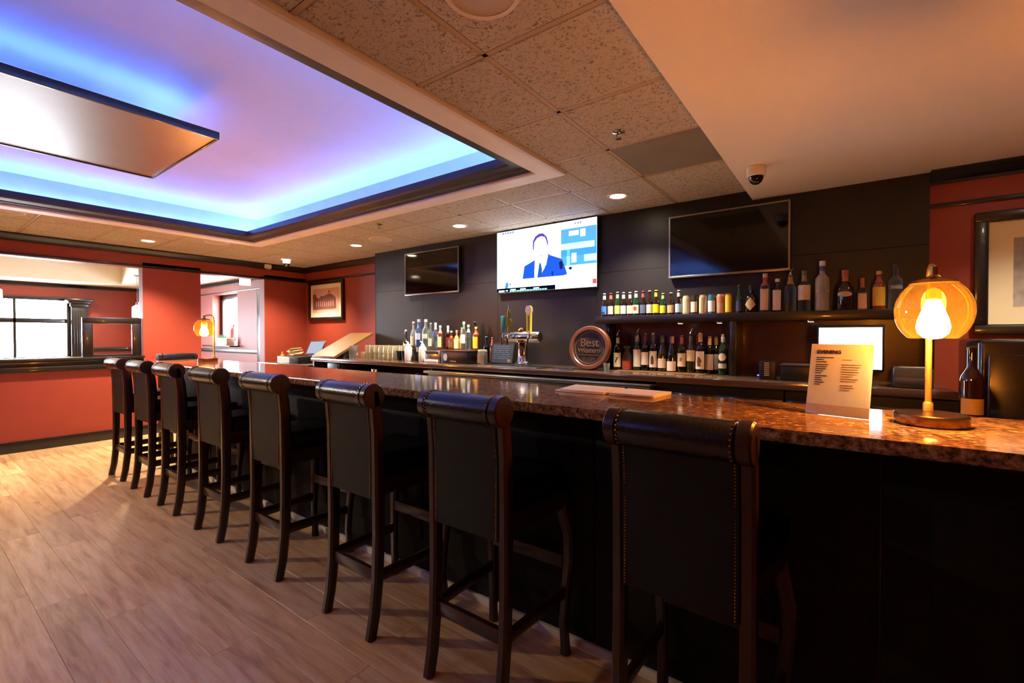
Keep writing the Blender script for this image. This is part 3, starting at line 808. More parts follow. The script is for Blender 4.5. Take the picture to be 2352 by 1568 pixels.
t = thing('napkin_pile', 'rumpled pale yellow napkins behind the tablet', 'napkins', (-6.92, 3.74, 1.017))
for k in range(5):
    a = random.uniform(-.5, .5)
    rm = Matrix.Rotation(a, 4, 'Z') @ Matrix.Rotation(random.uniform(-.35, .35), 4, 'X') @ Matrix.Rotation(random.uniform(-.3, .3), 4, 'Y')
    q = B().box(-.09, .09, -.08, .08, .02+.018*k, .026+.018*k, .002, 1, mat=rm)
    for v in q.bm.verts: v.co.z = max(0, v.co.z)
    obj('napkin', q, pm('yellow_napkin', '#f3dfa6', .8, scale=8), t)

# ------------------------------------------------------------------ wall shelf over the wine
sh = thing('bottle_shelf', 'dark wooden wall shelf lined with beer and spirits', 'shelf', (0, 0, 0))
obj('shelf_board', B().box(-1.86, .42, 3.80, YD, 1.435, 1.50, .004), M_wood, sh)
obj('upright', B().box(-.735, -.69, 3.80, YD, ZB, 1.435, .003), M_wood, sh)
obj('upright', B().box(-1.82, -1.775, 3.92, YD, ZB, 1.435, .003), M_wood, sh)
obj('upright', B().box(.375, .42, 3.80, YD, ZB, 1.435, .003), M_wood, sh)
obj('back_panel', B().box(-1.775, .375, YD-.014, YD-.001, ZB, 1.435), M_cherry, sh)
for x in (-1.12, -.82, -.22):
    o = obj('puck_light', B().cyl(.026, 1.425, 1.435, (x, 3.86, 0), 16), M_steel, sh)
    obj('lens', B().cyl(.017, 1.4235, 1.4255, (x, 3.86, 0), 14), em('puck_lens', '#ffe0b0', 3), o)
    spot(o, (x, 3.86, 1.42), .9, 120, .8, (1, .74, .46), .02)

# ------------------------------------------------------------------ bottles
G = {
 'brown': pm('brown_glass', '#20100a', .06, spec=.7, coat=.5),
 'green': pm('green_glass', '#0e3018', .06, spec=.7, coat=.5),
 'dark':  pm('black_glass', '#0b0d0b', .05, spec=.7, coat=.5),
 'olive': pm('olive_glass', '#2a2a12', .06, spec=.7, coat=.5),
 'amber': pm('amber_spirit', '#7a3410', .06, spec=.7, coat=.5),
 'pink':  pm('pink_spirit', '#c25a3a', .08, spec=.7, coat=.5),
 'gold':  pm('golden_spirit', '#c79a52', .08, spec=.7, coat=.5),
 'frost': pm('frosted_glass', '#9a958c', .35, col2='#8a8580'),
 'clear': glass('clear_glass', '#e6e9e6', 1.42, .02, .30),
 'blue':  glass('pale_blue_glass', '#b8ccea', 1.42, .02, .2),
}
def lm(hexc):  # paper label / cap material by colour
    return pm('label_'+hexc.lstrip('#'), hexc, .5, scale=60)
SH = {   # (r factor, height factor)
 'long': [(.85, 0), (1, .012), (1, .50), (.93, .56), (.62, .66), (.45, .72), (.40, .93), (.46, .94), (.46, .965), (.40, .97)],
 'wine': [(.9, 0), (1, .012), (1, .60), (.92, .65), (.58, .72), (.40, .76), (.38, .955), (.42, .957), (.42, .985), (.38, .99)],
 'hock': [(.9, 0), (1, .012), (1, .48), (.88, .56), (.55, .70), (.40, .80), (.37, .97), (.40, .975), (.40, .99)],
 'spirit': [(.9, 0), (1, .015), (1, .60), (.96, .65), (.62, .71), (.38, .75), (.36, .90), (.40, .905), (.40, .92)],
 'squat': [(.85, 0), (1, .03), (1, .42), (.92, .54), (.62, .66), (.34, .71), (.32, .84), (.36, .85), (.36, .87)],
 'taper': [(.78, 0), (.85, .02), (1, .55), (.9, .62), (.5, .72), (.34, .80), (.32, .93), (.36, .94)],
 'jug': [(.8, 0), (.98, .04), (1, .35), (.88, .55), (.5, .68), (.4, .72), (.4, .8), (.62, .82), (.66, .86), (.6, .9)],
}
def band(r, z0, z1, half=1.15, t=.0008):
    return B().lathe([(r, z0), (r+t, z0), (r+t, z1), (r, z1)], 14, a0=-PI/2-half, a1=-PI/2+half, closed=True)
def wrap(me, r, zc, off=.0012):
    for v in me.vertices:
        u, w_, d = v.co
        a = -PI/2 + u/r
        v.co = ((r+off+d)*math.cos(a), (r+off+d)*math.sin(a), zc+w_)
    return me
def bottle(x, y_, zb, h, r, shape, gl, lab, lcol, lz=(.12, .42), cap=None, ch=.07, neck=None, sq=False, cat='bottle', name='bottle', group=None, lab2=None, half=1.15, liquid=None, cork=False, emblem=None, rot=0):
    """one bottle: body, label, cap, optional neck foil and second label"""
    t = thing(name, lab, cat, (x, y_, zb), rot, group)
    pr = [(f*r, g_*h) for f, g_ in SH[shape]]
    seg = 20
    if sq:
        bb = B().lathe(pr, 24)
        for v in bb.bm.verts:
            rr = math.hypot(v.co.x, v.co.y)
            if rr > r*.55:
                k = (rr-r*.55)/(r*.45); a = math.atan2(v.co.y, v.co.x)
                f = 1/max(abs(math.cos(a)), abs(math.sin(a))); f = 1+(min(f, 1.3)-1)*k
                v.co.x *= f*.86; v.co.y *= f*.86
        body = obj('body', bb, G[gl], t)
    else: body = obj('body', B().lathe(pr, seg), G[gl], t)
    if liquid:
        lc, lf = liquid
        lp = [(f*r*.93, max(.004, g_*h)) for f, g_ in SH[shape] if g_ <= lf] ; lp.append((lp[-1][0], lf*h))
        obj('liquid', B().lathe(lp, 18), pm('liquid_'+lc.lstrip('#'), lc, .1, spec=.5), t)
    if lcol:
        if sq: lb_ = obj('paper_label', B().box(-r*.72, r*.72, -r*.885, -r*.86, lz[0]*h, lz[1]*h, .0005), lm(lcol), t)
        else: lb_ = obj('paper_label', band(r*(1 if shape != 'taper' else .99), lz[0]*h, lz[1]*h, half), lm(lcol), t)
    if lab2:
        c2, a, b_ = lab2
        obj('paper_label', band(r*1.003, a*h, b_*h, half*.9), lm(c2), t)
    if emblem:
        ec, poly = emblem
        e = B()
        fs = [e.bm.verts.new((u*r, v*h, 0)) for u, v in poly]
        cx = sum(u for u, v in poly)/len(poly); cy = sum(v for u, v in poly)/len(poly)
        c0 = e.bm.verts.new((cx*r, cy*h, 0))
        for q in range(len(fs)): e.bm.faces.new((c0, fs[q], fs[(q+1) % len(fs)]))
        bmesh.ops.subdivide_edges(e.bm, edges=e.bm.edges[:], cuts=4, use_grid_fill=True)
        em_ = e.mesh('emblem')
        if sq:
            for v in em_.vertices: v.co = (v.co.x, -r*.888, v.co.y)
        else: wrap(em_, r, 0, .0014)
        obj('emblem', em_, lm(ec), t)
    hn = SH[shape][-1][1]*h; rn = SH[shape][-1][0]*r
    if neck:
        nc, a, b_ = neck
        ra = max(f for f, g_ in SH[shape] if a-.03 <= g_ <= b_+.03)*r if False else None
        def rad(z):
            P = SH[shape]
            for (f0, g0), (f1, g1) in zip(P, P[1:]):
                if g0 <= z <= g1 and g1 > g0: return (f0+(f1-f0)*(z-g0)/(g1-g0))*r
            return P[-1][0]*r
        obj('neck_foil', B().lathe([(rad(a)+.0012, a*h), (rad((a+b_)/2)+.0012, (a+b_)/2*h), (rad(b_)+.0012, b_*h)], 18), lm(nc), t)
    if cap:
        if cork == 'ball': obj('cap', B().sphere(rn*1.25, (0, 0, hn+rn*.9), 12), lm(cap), t)
        elif cork == 'pour':
            obj('pourer', B().lathe([(rn*.9, hn-.002), (rn*1.05, hn+.006), (rn*.5, hn+.02), (rn*.4, hn+.03)], 12).tube([(0, 0, hn+.025), (.004, -.004, hn+.04), (.016, -.008, hn+.056)], .004, 8), M_chrome, t)
        else: obj('cap', B().lathe([(rn*1.02, hn-ch*h*.35), (rn*1.08, hn-ch*h*.3), (rn*1.08, h-.002), (rn*.98, h), (.001, h)], 16), lm(cap), t)
    return t

ZS = 1.50
beer = 'beer bottles on the wall shelf'
YS = 3.92
bs = [(-1.825, .215, .028, 'brown', '#3f7fd0', '#ffffff', 'brown beer bottle with blue and white label', '#e8eef8'),
      (-1.761, .215, .028, 'brown', '#e9c9bd', '#b04030', 'brown beer bottle with red-edged pale label', '#c9655a'),
      (-1.697, .222, .027, 'green', '#c9d07a', '#a8c890', 'green beer bottle with yellow-green label', '#9fc48a'),
      (-1.639, .215, .028, 'brown', '#ece2cf', '#e8e4e8', 'brown beer bottle with white neck and slanted cream label', '#ece8ea'),
      (-1.578, .213, .028, 'brown', '#ead9bc', '#e9e0c4', 'brown beer bottle with cream neck and square cream label', '#ece4c8'),
      (-1.522, .219, .030, 'green', '#ecdcc4', '#e6ecd8', 'green beer bottle with oval orange-centred label', '#eaeee0'),
      (-1.458, .217, .027, 'brown', '#5c6c8c', '#c03a50', 'brown beer bottle with blue-grey label and red neck', '#d04a60'),
      (-1.400, .217, .027, 'brown', '#c8c4b8', '#d8c8a8', 'slim brown beer bottle with silver label', None),
      (-1.343, .218, .030, 'brown', '#e8d820', '#e8dc28', 'brown beer bottle with bright yellow label and neck', '#ecdf30'),
      (-1.283, .188, .028, 'green', '#c8d23c', '#b8d070', 'short bottle with lime label and neck', '#bcd478'),
      (-1.217, .190, .029, 'brown', '#d8a678', '#d8b890', 'short brown bottle with tan label', None),
      (-1.152, .206, .029, 'brown', '#9fb6c6', '#d8d4cc', 'brown beer bottle with silver-blue label and silver neck', '#d8d6d0')]
oval = [(.55*math.cos(a), .30+.085*math.sin(a)) for a in [2*PI*k/14 for k in range(14)]]
for k, (x, h, r, gl, lc, cc, lb, nk) in enumerate(bs):
    bottle(x, YS, ZS, h, r, 'long', gl, lb, lc, (.10, .44), cc, .04, (nk, .74, .90) if nk else None, name='beer_bottle', group=beer,
           emblem=('#d05030', oval) if k == 5 else (('#2a2f6a', [(-.5, .12), (.5, .12), (.5, .2), (-.5, .22)]) if k == 0 else None))
def can(x, label, base, wrapc, z=(.1, .85), half=1.3, c2=None):
    h, r = .156, .031
    t = thing('beer_can', label, 'can', (x, YS, ZS), 0, 'tall cans on the wall shelf')
    obj('body', B().lathe([(r*.8, 0), (r, .008), (r, h-.016), (r*.82, h-.003), (r*.82, h), (r*.76, h), (r*.74, h-.004), (.001, h-.004)], 20), pm('can_'+base.lstrip('#'), base, .3, .55), t)
    obj('print_band', band(r, z[0]*h, z[1]*h, half), lm(wrapc), t)
    if c2: obj('print_panel', band(r*1.004, z[0]*h, z[1]*h, .45), lm(c2), t)
    obj('pull_tab', B().box(-.006, .006, -.012, .01, h-.003, h, .001), M_steel, t)
can(-1.089, 'tall cream can with grey lettering band', '#cfc8a8', '#ded6b8', c2='#b8ba9a')
can(-1.026, 'tall dark can with white arched panel', '#3a322c', '#e4d8c4', (.12, .66), .9)
can(-.958, 'tall tan and cream can', '#c9b088', '#e0cfae', c2='#a48d62')
can(-.892, 'tall blue-topped can with white oval', '#4f7f9c', '#dfe0e0', (.12, .68), 1.0, '#e6ded8')
can(-.827, 'tall can with pink-brown top band and tan foot', '#d8b48c', '#c98f6c', (.55, .88), 1.3)
can(-.767, 'tall can, half yellow and half silver-red', '#b0703c', '#ead84a', (.08, .92), .75)

spir = 'spirit bottles on the wall shelf'
bottle(-.692, YS, ZS, .22, .025, 'long', 'green', 'slim dark green bottle next to the yellow can', '#46406a', (.08, .42), '#2f5a3a', group=spir)
bottle(-.610, YS, ZS, .213, .047, 'squat', 'dark', 'round black bottle with large diamond label', None, cap='#1a1412', group=spir,
       emblem=('#d8c298', [(0, .08), (.85, .30), (0, .56), (-.85, .30)]))
bottle(-.516, YS, ZS, .295, .038, 'spirit', 'clear', 'tall square clear bottle with pale label and red neck', '#c9a58c', (.06, .60), '#c9a0a0', .08, ('#a04838', .68, .88), True, group=spir)
bottle(-.435, YS, ZS, .249, .036, 'spirit', 'dark', 'square bottle with arched pale label and white top', '#d0bda8', (.06, .66), '#e0dcd8', .05, sq=True, group=spir)
bottle(-.352, YS, ZS, .285, .039, 'spirit', 'clear', 'clear cut-glass bottle with gold neck and metal pourer', None, cap='#b0aca8', cork='pour', neck=('#a8834a', .72, .9), group=spir)
bottle(-.266, YS, ZS, .295, .040, 'spirit', 'clear', 'clear bottle with large square white label', '#d8ccc4', (.28, .64), '#6a6260', .1, neck=('#8a7c74', .74, .9), half=1.2, group=spir)
bottle(-.159, YS, ZS, .354, .044, 'spirit', 'frost', 'tall frosted bottle with blue neck band', '#b8b4b0', (.38, .42), '#d8d4d0', .06, ('#3f4f8c', .80, .90), group=spir, emblem=('#8f9098', [(-.6, .36), (.6, .33), (.7, .42), (.1, .5), (-.5, .48)]))
bottle(-.029, YS, ZS, .279, .053, 'squat', 'brown', 'round brown whiskey bottle with oval label and wooden stopper', None, cap='#a85c34', ch=.1, group=spir, neck=('#b0643a', .72, .84),
       emblem=('#cfae84', [(.85*math.cos(a), .40+.065*math.sin(a)) for a in [2*PI*k/16 for k in range(16)]]))
bottle(.067, YS, ZS, .218, .033, 'squat', 'clear', 'small corked bottle with square cream label', '#c99c74', (.04, .52), '#b8683a', .12, sq=True, group=spir, neck=('#b06a44', .70, .86))
bottle(.154, YS, ZS, .258, .036, 'spirit', 'amber', 'amber bottle with bright yellow label', '#d8a82c', (.10, .58), '#c9a04a', .05, ('#a03a1c', .70, .86), group=spir)
bottle(.240, YS, ZS, .30, .037, 'spirit', 'clear', 'plain clear bottle at the lamp end of the shelf', '#8a8680', (.44, .52), '#3a3430', .06, group=spir)

wine = 'wine and vermouth bottles on the back bar'
ZW = ZB
arch = [(-.35, .18), (.35, .18), (.38, .32), (.2, .40), (-.1, .41), (-.36, .34)]
YW = 3.90
sev = bottle(-1.683, YW, ZW, .300, .036, 'wine', 'dark', 'wine bottle labelled 7 with silver pourer', '#e4d6b0', (.08, .50), '#e8e4c8', cork='pour', neck=('#dfe0c4', .78, .95), group=wine)
m7 = wrap(text_mesh('7', .07, .0025, .0002, 'CENTER'), .036, .065, .0032)
obj('numeral', m7, lm('#5a3a26'), sev)
bottle(-1.596, YW, ZW, .235, .046, 'jug', 'clear', 'clear decanter a third full of orange liqueur', None, liquid=('#e8562a', .33), group=wine)
bottle(-1.500, YW, ZW, .315, .036, 'wine', 'green', 'green wine bottle with long blank white label', '#e9dcc4', (.10, .58), '#8a8478', cork='pour', neck=('#a09c90', .80, .95), group=wine)
bottle(-1.430, YW, ZW, .322, .035, 'wine', 'dark', 'dark wine bottle with cream label, red neck and cork', '#eadfca', (.16, .50), '#b89878', .06, ('#7a2a30', .78, .95), group=wine)
bottle(-1.357, YW, ZW, .328, .036, 'wine', 'dark', 'dark wine bottle with arched portrait label and cork', '#ece2cf', (.10, .52), '#b8a088', .06, ('#5a5658', .78, .94), group=wine, emblem=('#5a3a34', arch))
bottle(-1.282, YW, ZW, .305, .037, 'hock', 'olive', 'olive wine bottle with low cream label', '#e8d8bc', (.10, .36), '#3f3a44', .06, ('#5a5a66', .80, .97), group=wine)
bottle(-1.201, YW, ZW, .298, .041, 'hock', 'dark', 'broad dark wine bottle with low pale label', '#f0dfc2', (.03, .30), '#7a3a38', .06, ('#8a5450', .80, .97), group=wine)
bottle(-1.119, YW, ZW, .305, .037, 'wine', 'dark', 'dark wine bottle with cream label and wine-red foil', '#ead8b4', (.16, .52), '#7c2e36', .06, ('#7c2e36', .77, .99), group=wine, emblem=('#8a7440', [(-.25, .30), (.2, .30), (.3, .40), (-.2, .41)]))
bottle(-1.046, YW, ZW, .318, .035, 'hock', 'olive', 'slim olive wine bottle with high label and pourer', '#e8d6b4', (.30, .58), '#c8c4bc', cork='pour', neck=('#4a463c', .80, .95), group=wine)
bottle(-.974, YW, ZW, .328, .036, 'wine', 'dark', 'dark wine bottle with brown seahorse-like emblem and tan neck', '#ecdcbc', (.10, .54), '#a89478', .06, ('#d0a468', .77, .97), group=wine,
       emblem=('#5a4426', [(-.4, .17), (.35, .17), (.2, .24), (.5, .30), (.2, .38), (-.25, .42), (-.45, .32)]))
bottle(-.918, YW+.06, ZW, .30, .035, 'wine', 'dark', 'tan-necked wine bottle right behind the emblem bottle', '#d8c8b8', (.10, .52), '#c8a070', .06, ('#c89c66', .77, .97), group=wine)
bottle(-.880, YW+.12, ZW, .30, .034, 'wine', 'dark', 'rearmost tan-necked wine bottle in the row', '#c8b8ac', (.10, .52), '#c8a878', .06, ('#c0a070', .77, .97), group=wine)
bottle(-.801, YW-.01, ZW, .318, .037, 'wine', 'green', 'green vermouth bottle with round white label, standing apart', '#c9b6ac', (.16, .28), '#6a3a34', .06, ('#a8a4b4', .80, .94), group=wine, half=.9,
       emblem=('#e0d0c4', [(.8*math.cos(a), .44+.095*math.sin(a)) for a in [2*PI*k/16 for k in range(16)]]))
for x, c, lb in ((-1.735, '#b82830', 'wine bottle with bright red cap behind the numbered bottle'), (-1.555, '#b8b8c8', 'wine bottle with silver cap behind the white-labelled one'), (-1.335, '#9a2028', 'wine bottle with red and gold neck, back row'), (-1.02, '#a82420', 'wine bottle with red cap, back row near the tan necks')):
    bottle(x, 4.02, ZW, .31, .035, 'wine', 'dark', lb, None, cap=c, neck=(c, .78, .97), group=wine)
t = thing('bar_mat', 'tan ribbed mat under the wine bottles', 'mat', (0, 0, ZB))
obj('sheet', B().box(-1.66, -.92, 3.72, 3.99, 0, .003), M_tan, t)
ZW_ = ZB
# lift the bottles standing on the mat
for o in S.objects:
    if o.get('group') == wine and -1.70 < o.location.x < -.93 and o.location.y < 4.0: o.location.z += .0035

# liquor on a riser at the left
t = thing('bottle_riser', 'low dark step under the liquor bottles', 'riser', (-3.91, 3.97, ZB))
obj('step', B().box(-.59, .58, -.09, .09, 0, .145, .004), M_black, t)
obj('front_edge', B().box(-.59, .58, -.094, -.09, .13, .147), M_cherry, t)
liq = 'liquor bottles on the left riser'
ZR = ZB+.1455
LQ = [(-4.47, .355, .046, 'squat', 'clear', '#e2cfa6', (.10, .42), '#f2f2f0', 'clear rum bottle with tan label and white stopper', ('#c9b090', .72, .84)),
      (-4.36, .365, .052, 'spirit', 'blue', '#cfd8f0', (.30, .52), '#dfe6f4', 'pale blue vodka bottle with long neck', None),
      (-4.245, .363, .052, 'spirit', 'clear', '#dcd8a8', (.34, .50), '#f0e6d8', 'clear vodka bottle with pale green label', None),
      (-4.15, .315, .036, 'wine', 'clear', '#e4d0b4', (.10, .40), '#e8e4e0', 'slim clear bottle with beige label', None),
      (-4.075, .318, .038, 'spirit', 'clear', '#3f4a8c', (.46, .62), '#f0f0ee', 'clear bottle with dark blue band', ('#e4e6ea', .74, .90)),
      (-3.985, .283, .037, 'spirit', 'amber', '#e6d8a0', (.08, .52), '#f4ece8', 'red-shouldered bottle with pale yellow label', ('#d8a090', .68, .88)),
      (-3.90, .28, .036, 'spirit', 'brown', '#6a2018', (.1, .5), '#eceee8', 'dark red bottle with white neck', ('#dfe6dc', .74, .9)),
      (-3.80, .222, .040, 'squat', 'amber', '#7a5428', (.1, .4), '#e0bc8c', 'squat amber bottle with round cork', None),
      (-3.725, .225, .038, 'squat', 'gold', '#f0dcae', (.04, .52), '#a88a70', 'squat golden bottle with wide cream label', None),
      (-3.675, .255, .030, 'long', 'gold', '#e6c88a', (.3, .5), '#e8c8cc', 'slim golden bottle with pink top', ('#ecd8a0', .74, .9)),
      (-3.61, .322, .038, 'spirit', 'clear', '#f2efe8', (.22, .54), '#eef0ea', 'white-labelled bottle with green neck', ('#5c9c78', .74, .9)),
      (-3.53, .285, .036, 'spirit', 'clear', '#3f3a38', (.34, .48), '#d8d0d8', 'clear bottle with slanted black label', ('#e4e0dc', .70, .84)),
      (-3.475, .318, .034, 'wine', 'dark', '#2a2826', (.1, .5), '#c8c0b8', 'tall black bottle behind the yellow-labelled one', None),
      (-3.415, .262, .043, 'spirit', 'amber', '#f2d42c', (.06, .56), '#e8c860', 'amber bottle with big yellow label', ('#b85a24', .68, .86))]
for k, (x, h, r, s, gl, lc, lz, cc, lb, nk) in enumerate(LQ):
    bottle(x, 3.965 + (.035 if k in (6, 9, 12) else -.01 if k % 2 else .0), ZR, h, r*.88, s, gl, lb, lc, lz, cc, .06, nk, cork='ball' if k in (0, 7) else False, group=liq)
bottle(-4.60, 3.95, ZB, .36, .034, 'wine', 'olive', 'slim bottle with pale label left of the riser', '#ece0bc', (.34, .56), '#e8e4e0', group=liq, cork='ball')
bottle(-4.54, 4.00, ZB, .33, .034, 'wine', 'dark', 'bottle with purple label left of the riser', '#8c3a80', (.40, .62), '#7a5a50', group=liq)
bottle(-3.26, 3.95, ZB, .295, .031, 'wine', 'dark', 'black bottle right of the riser', '#15171c', (.2, .5), '#c8c8cc', group=liq)
bottle(-3.175, 3.95, ZB, .285, .027, 'wine', 'brown', 'brown bottle with red neck beside the chalkboard', '#7a4030', (.1, .5), '#e8d8b8', .06, ('#c84840', .70, .95), group=liq)

# pour bottles, boxes and jars in front
def pourbottle(x, label, c):
    t = thing('pour_bottle', label, 'bottle', (x, 3.73, ZB), group='white juice pourers')
    obj('body', B().lathe([(.042, 0), (.046, .006), (.046, .15), (.036, .175), (.022, .185)], 18), pm('milky_plastic_'+c.strip('#'), c, .4), t)
    obj('neck', B().lathe([(.024, .183), (.024, .20), (.016, .205)], 14), pm('pourer_collar', '#e8e0c8', .4), t)
    obj('spout', B().tube([(0, 0, .20), (-.005, -.005, .225), (-.03, -.012, .238)], [.016, .012, .006], 10), pm('pourer_collar', '#e8e0c8', .4), t)
pourbottle(-4.30, 'white juice pour bottle beside the black cups', '#f2e8e4')
pourbottle(-4.05, 'cream juice pour bottle beside the steel dispenser', '#efe4cc')
t = thing('napkin_dispenser', 'brushed steel napkin dispenser on the back bar', 'dispenser', (-3.83, 3.74, ZB))
obj('case', B().box(-.13, .13, -.07, .07, 0, .135, .008), M_steel, t)
obj('slot', B().box(-.10, .10, -.072, -.068, .095, .125), M_black, t)
obj('napkins', B().box(-.09, .09, -.09, -.05, .0, .03, .003), M_paper, t)
t = thing('garnish_box', 'dark wooden box with pale oval emblem', 'box', (-3.47, 3.73, ZB))
obj('body', B().box(-.20, .20, -.08, .08, 0, .13, .005), pm('box_black', '#1a1614', .35, scale=9), t)
obj('lid', B().box(-.205, .205, -.085, .085, .13, .145, .004), M_cherry, t)
obj('emblem', B().lathe([(.001, 0), (.030, 0), (.030, .002), (.001, .002)], 20, (0, 0, 0), 'y'), M_paper, t, loc=(-.13, -.083, .07)).scale = (1, 1, 1.4)
obj('plate', B().box(-.06, .03, -.082, -.080, .02, .032), M_steel, t)
t = thing('glass_jar', 'glass jar with brown paper label', 'jar', (-3.14, 3.74, ZB))
obj('body', B().lathe([(.05, 0), (.055, .008), (.055, .12), (.045, .135)], 20), G['clear'], t)
obj('paper_label', band(.0552, .02, .105, 1.0), lm('#b08a68'), t)
obj('lid', B().lathe([(.047, .133), (.05, .137), (.05, .155), (.001, .157)], 18), lm('#d8dcc0'), t)
for x, lb in ((-4.50, 'black cup next to the stacked glasses'), (-4.40, 'black cup touching the white pour bottle'), (-4.18, 'black cup between the two pour bottles')):
    t = thing('black_cup', lb, 'cup', (x, 3.76, ZB), group='black bar cups')
    obj('cup', B().lathe([(.03, 0), (.042, .10), (.046, .115), (.042, .115), (.028, .006), (.001, .006)], 18), M_black, t)
    obj('straws', B().tube([(0, .005, .01), (.018, .02, .17)], .004, 6).tube([(0, -.005, .01), (-.016, .015, .165)], .004, 6), M_paper, t)

# stacked upturned beer glasses
def glassware():
    t = thing('beer_glass', 'clear upturned glass in the stack by the sloping board', 'glass', (0, 0, 0), group='stacked glasses on the back bar')
    obj('wall', B().lathe([(.034, .088), (.035, .085), (.041, .012), (.042, 0), (.039, 0), (.037, .012), (.031, .078), (.001, .078)], 16), glass('barware_glass', '#f2eee2', 1.5, .04, .30), t)
    obj('foot', B().lathe([(.001, .078), (.033, .078), (.035, .084), (.034, .09), (.001, .09)], 16), glass('thick_glass', '#f2ecd8', 1.5, .05, .45), t)
    return t
g0 = glassware(); first = True
pos = []
for k in range(8):
    for lay in range(2):
        for dp in range(2):
            if lay == 1 and k < 1: continue
            pos.append((-5.22+.092*k + (.0 if lay == 0 else .0), 3.76+.1*dp, ZB+.0905*lay))
for p in pos:
    lb = 'clear upturned glass, %s layer, %s row of the stack by the sloping board' % ('upper' if p[2] > ZB+.05 else 'lower', 'front' if p[1] < 3.8 else 'back')
    if first: g0.location = p; g0['label'] = lb; first = False
    else: dup(g0, p, None, lb)
t = thing('glass_pitcher', 'clear glass pitcher under the sloping board', 'pitcher', (-5.36, 3.70, ZB))
obj('body', B().lathe([(.05, 0), (.055, .01), (.06, .08), (.055, .15), (.058, .17), (.054, .17), (.05, .15), (.055, .08), (.05, .015), (.001, .012)], 22), G['clear'], t)
obj('handle', B().tube([(.055, 0, .14), (.09, 0, .13), (.095, 0, .08), (.06, 0, .04)], .007, 8), G['clear'], t)

# chalkboard
t = thing('chalkboard_sign', 'small framed chalkboard with bluish handwriting', 'sign', (-2.98, 3.86, ZB+.003), .05)
cm = Matrix.Rotation(-math.radians(10), 4, 'X')
obj('frame', B().box(-.15, .15, 0, .018, 0, .225, .004, mat=cm), M_wood, t)
obj('slate', B().box(-.135, .135, -.002, .002, .014, .211, mat=cm), pm('slate', '#20242a', .7, col2='#2c323a', scale=14), t)
b = B()
for k in range(7):
    x0 = -.11
    while x0 < .06:
        w = random.uniform(.015, .05); b.box(x0, x0+w, -.0035, -.002, .185-k*.021, .190-k*.021, mat=cm); x0 += w+.012
obj('chalk_lines', b, pm('blue_chalk', '#5f7290', .8), t)
obj('round_mark', B().lathe([(.001, -.0035), (.018, -.0035), (.018, -.002), (.001, -.002)], 16, (0, 0, 0), 'y'), pm('pink_chalk', '#a87f74', .8), t, loc=(.10, -.006, .04))

# beer tower with three tap handles
t = thing('drip_tray', 'steel drip tray under the beer tower', 'tray', (-2.62, 3.62, ZB))
obj('pan', B().box(-.33, .33, -.13, .16, 0, .012, .004), M_steel, t)
gr = B()
for k in range(16): gr.box(-.30+.04*k, -.292+.04*k, -.11, .14, .012, .016)
obj('grate', gr, M_steel, t)
t = thing('beer_tower', 'chrome beer tower with three branded tap handles', 'beer tower', (-2.60, 3.72, ZB+.0165))
obj('column', B().lathe([(.085, 0), (.085, .012), (.07, .02), (.058, .04), (.050, .10), (.048, .20), (.052, .225)], 28), M_chrome, t)
obj('drum', B().lathe([(.001, -.20), (.045, -.20), (.055, -.19), (.056, -.10), (.060, -.02), (.060, .02), (.056, .10), (.055, .19), (.045, .20), (.001, .20)], 26, (0, 0, .275), 'x'), M_chrome, t)
obj('collar', B().lathe([(.055, .22), (.068, .225), (.068, .238), (.055, .245)], 28), M_brass, t)
obj('finial', B().lathe([(.03, .33), (.034, .335), (.034, .35), (.02, .365), (.001, .37)], 18, (-.02, 0, 0)), M_brass, t)
for x in (-.17, -.10, .14):
    f = obj('faucet', B().tube([(x, -.04, .275), (x, -.10, .275), (x, -.125, .262), (x, -.13, .20)], [.014, .012, .013, .010], 10).lathe([(.012, .27), (.014, .29), (.009, .315)], 12, (x, -.10, 0)), M_chrome, t)
    if x == -.17: f1 = f
    elif x == -.10: f2 = f
    else: f3 = f
obj('tap_handle', B().box(-.192, -.148, -.112, -.088, .315, .485, .006), pm('teal_handle', '#1f6a78', .35, col2='#2f8f86', scale=14), f1, label='teal tap handle')
obj('tap_handle', B().lathe([(.012, .315), (.016, .35), (.012, .37), (.012, .40)], 12, (-.10, -.10, 0)).lathe([(.001, -.012), (.036, -.012), (.04, 0), (.036, .012), (.001, .012)], 20, (-.10, -.10, .42), 'y').lathe([(.012, .455), (.020, .50), (.012, .545), (.009, .55)], 12, (-.10, -.10, 0)), pm('gold_green_handle', '#7a6a22', .3, .3, col2='#4a5a1c', scale=18), f2, label='gold-green sword-shaped tap handle')
obj('handle_tip', B().lathe([(.009, .545), (.009, .56), (.001, .625)], 10, (-.10, -.10, 0)), M_chrome, f2)
obj('tap_handle', B().prism([(.118, .315), (.162, .315), (.166, .50), (.176, .53), (.170, .56), (.155, .575), (.125, .575), (.110, .56), (.104, .53), (.114, .50)], -.112, -.088, 'y'), pm('yellow_handle', '#e8e04a', .4), f3, label='yellow tap handle with white head')
obj('handle_head', B().prism([(.114, .50), (.166, .50), (.176, .53), (.170, .56), (.155, .575), (.125, .575), (.110, .56), (.104, .53)], -.116, -.0865, 'y'), M_paper, f3)
b = B()
for k in range(8): b.box(.132, .150, -.1135, -.1122, .34+.018*k, .351+.018*k)
obj('lettering', b, M_black, f3)

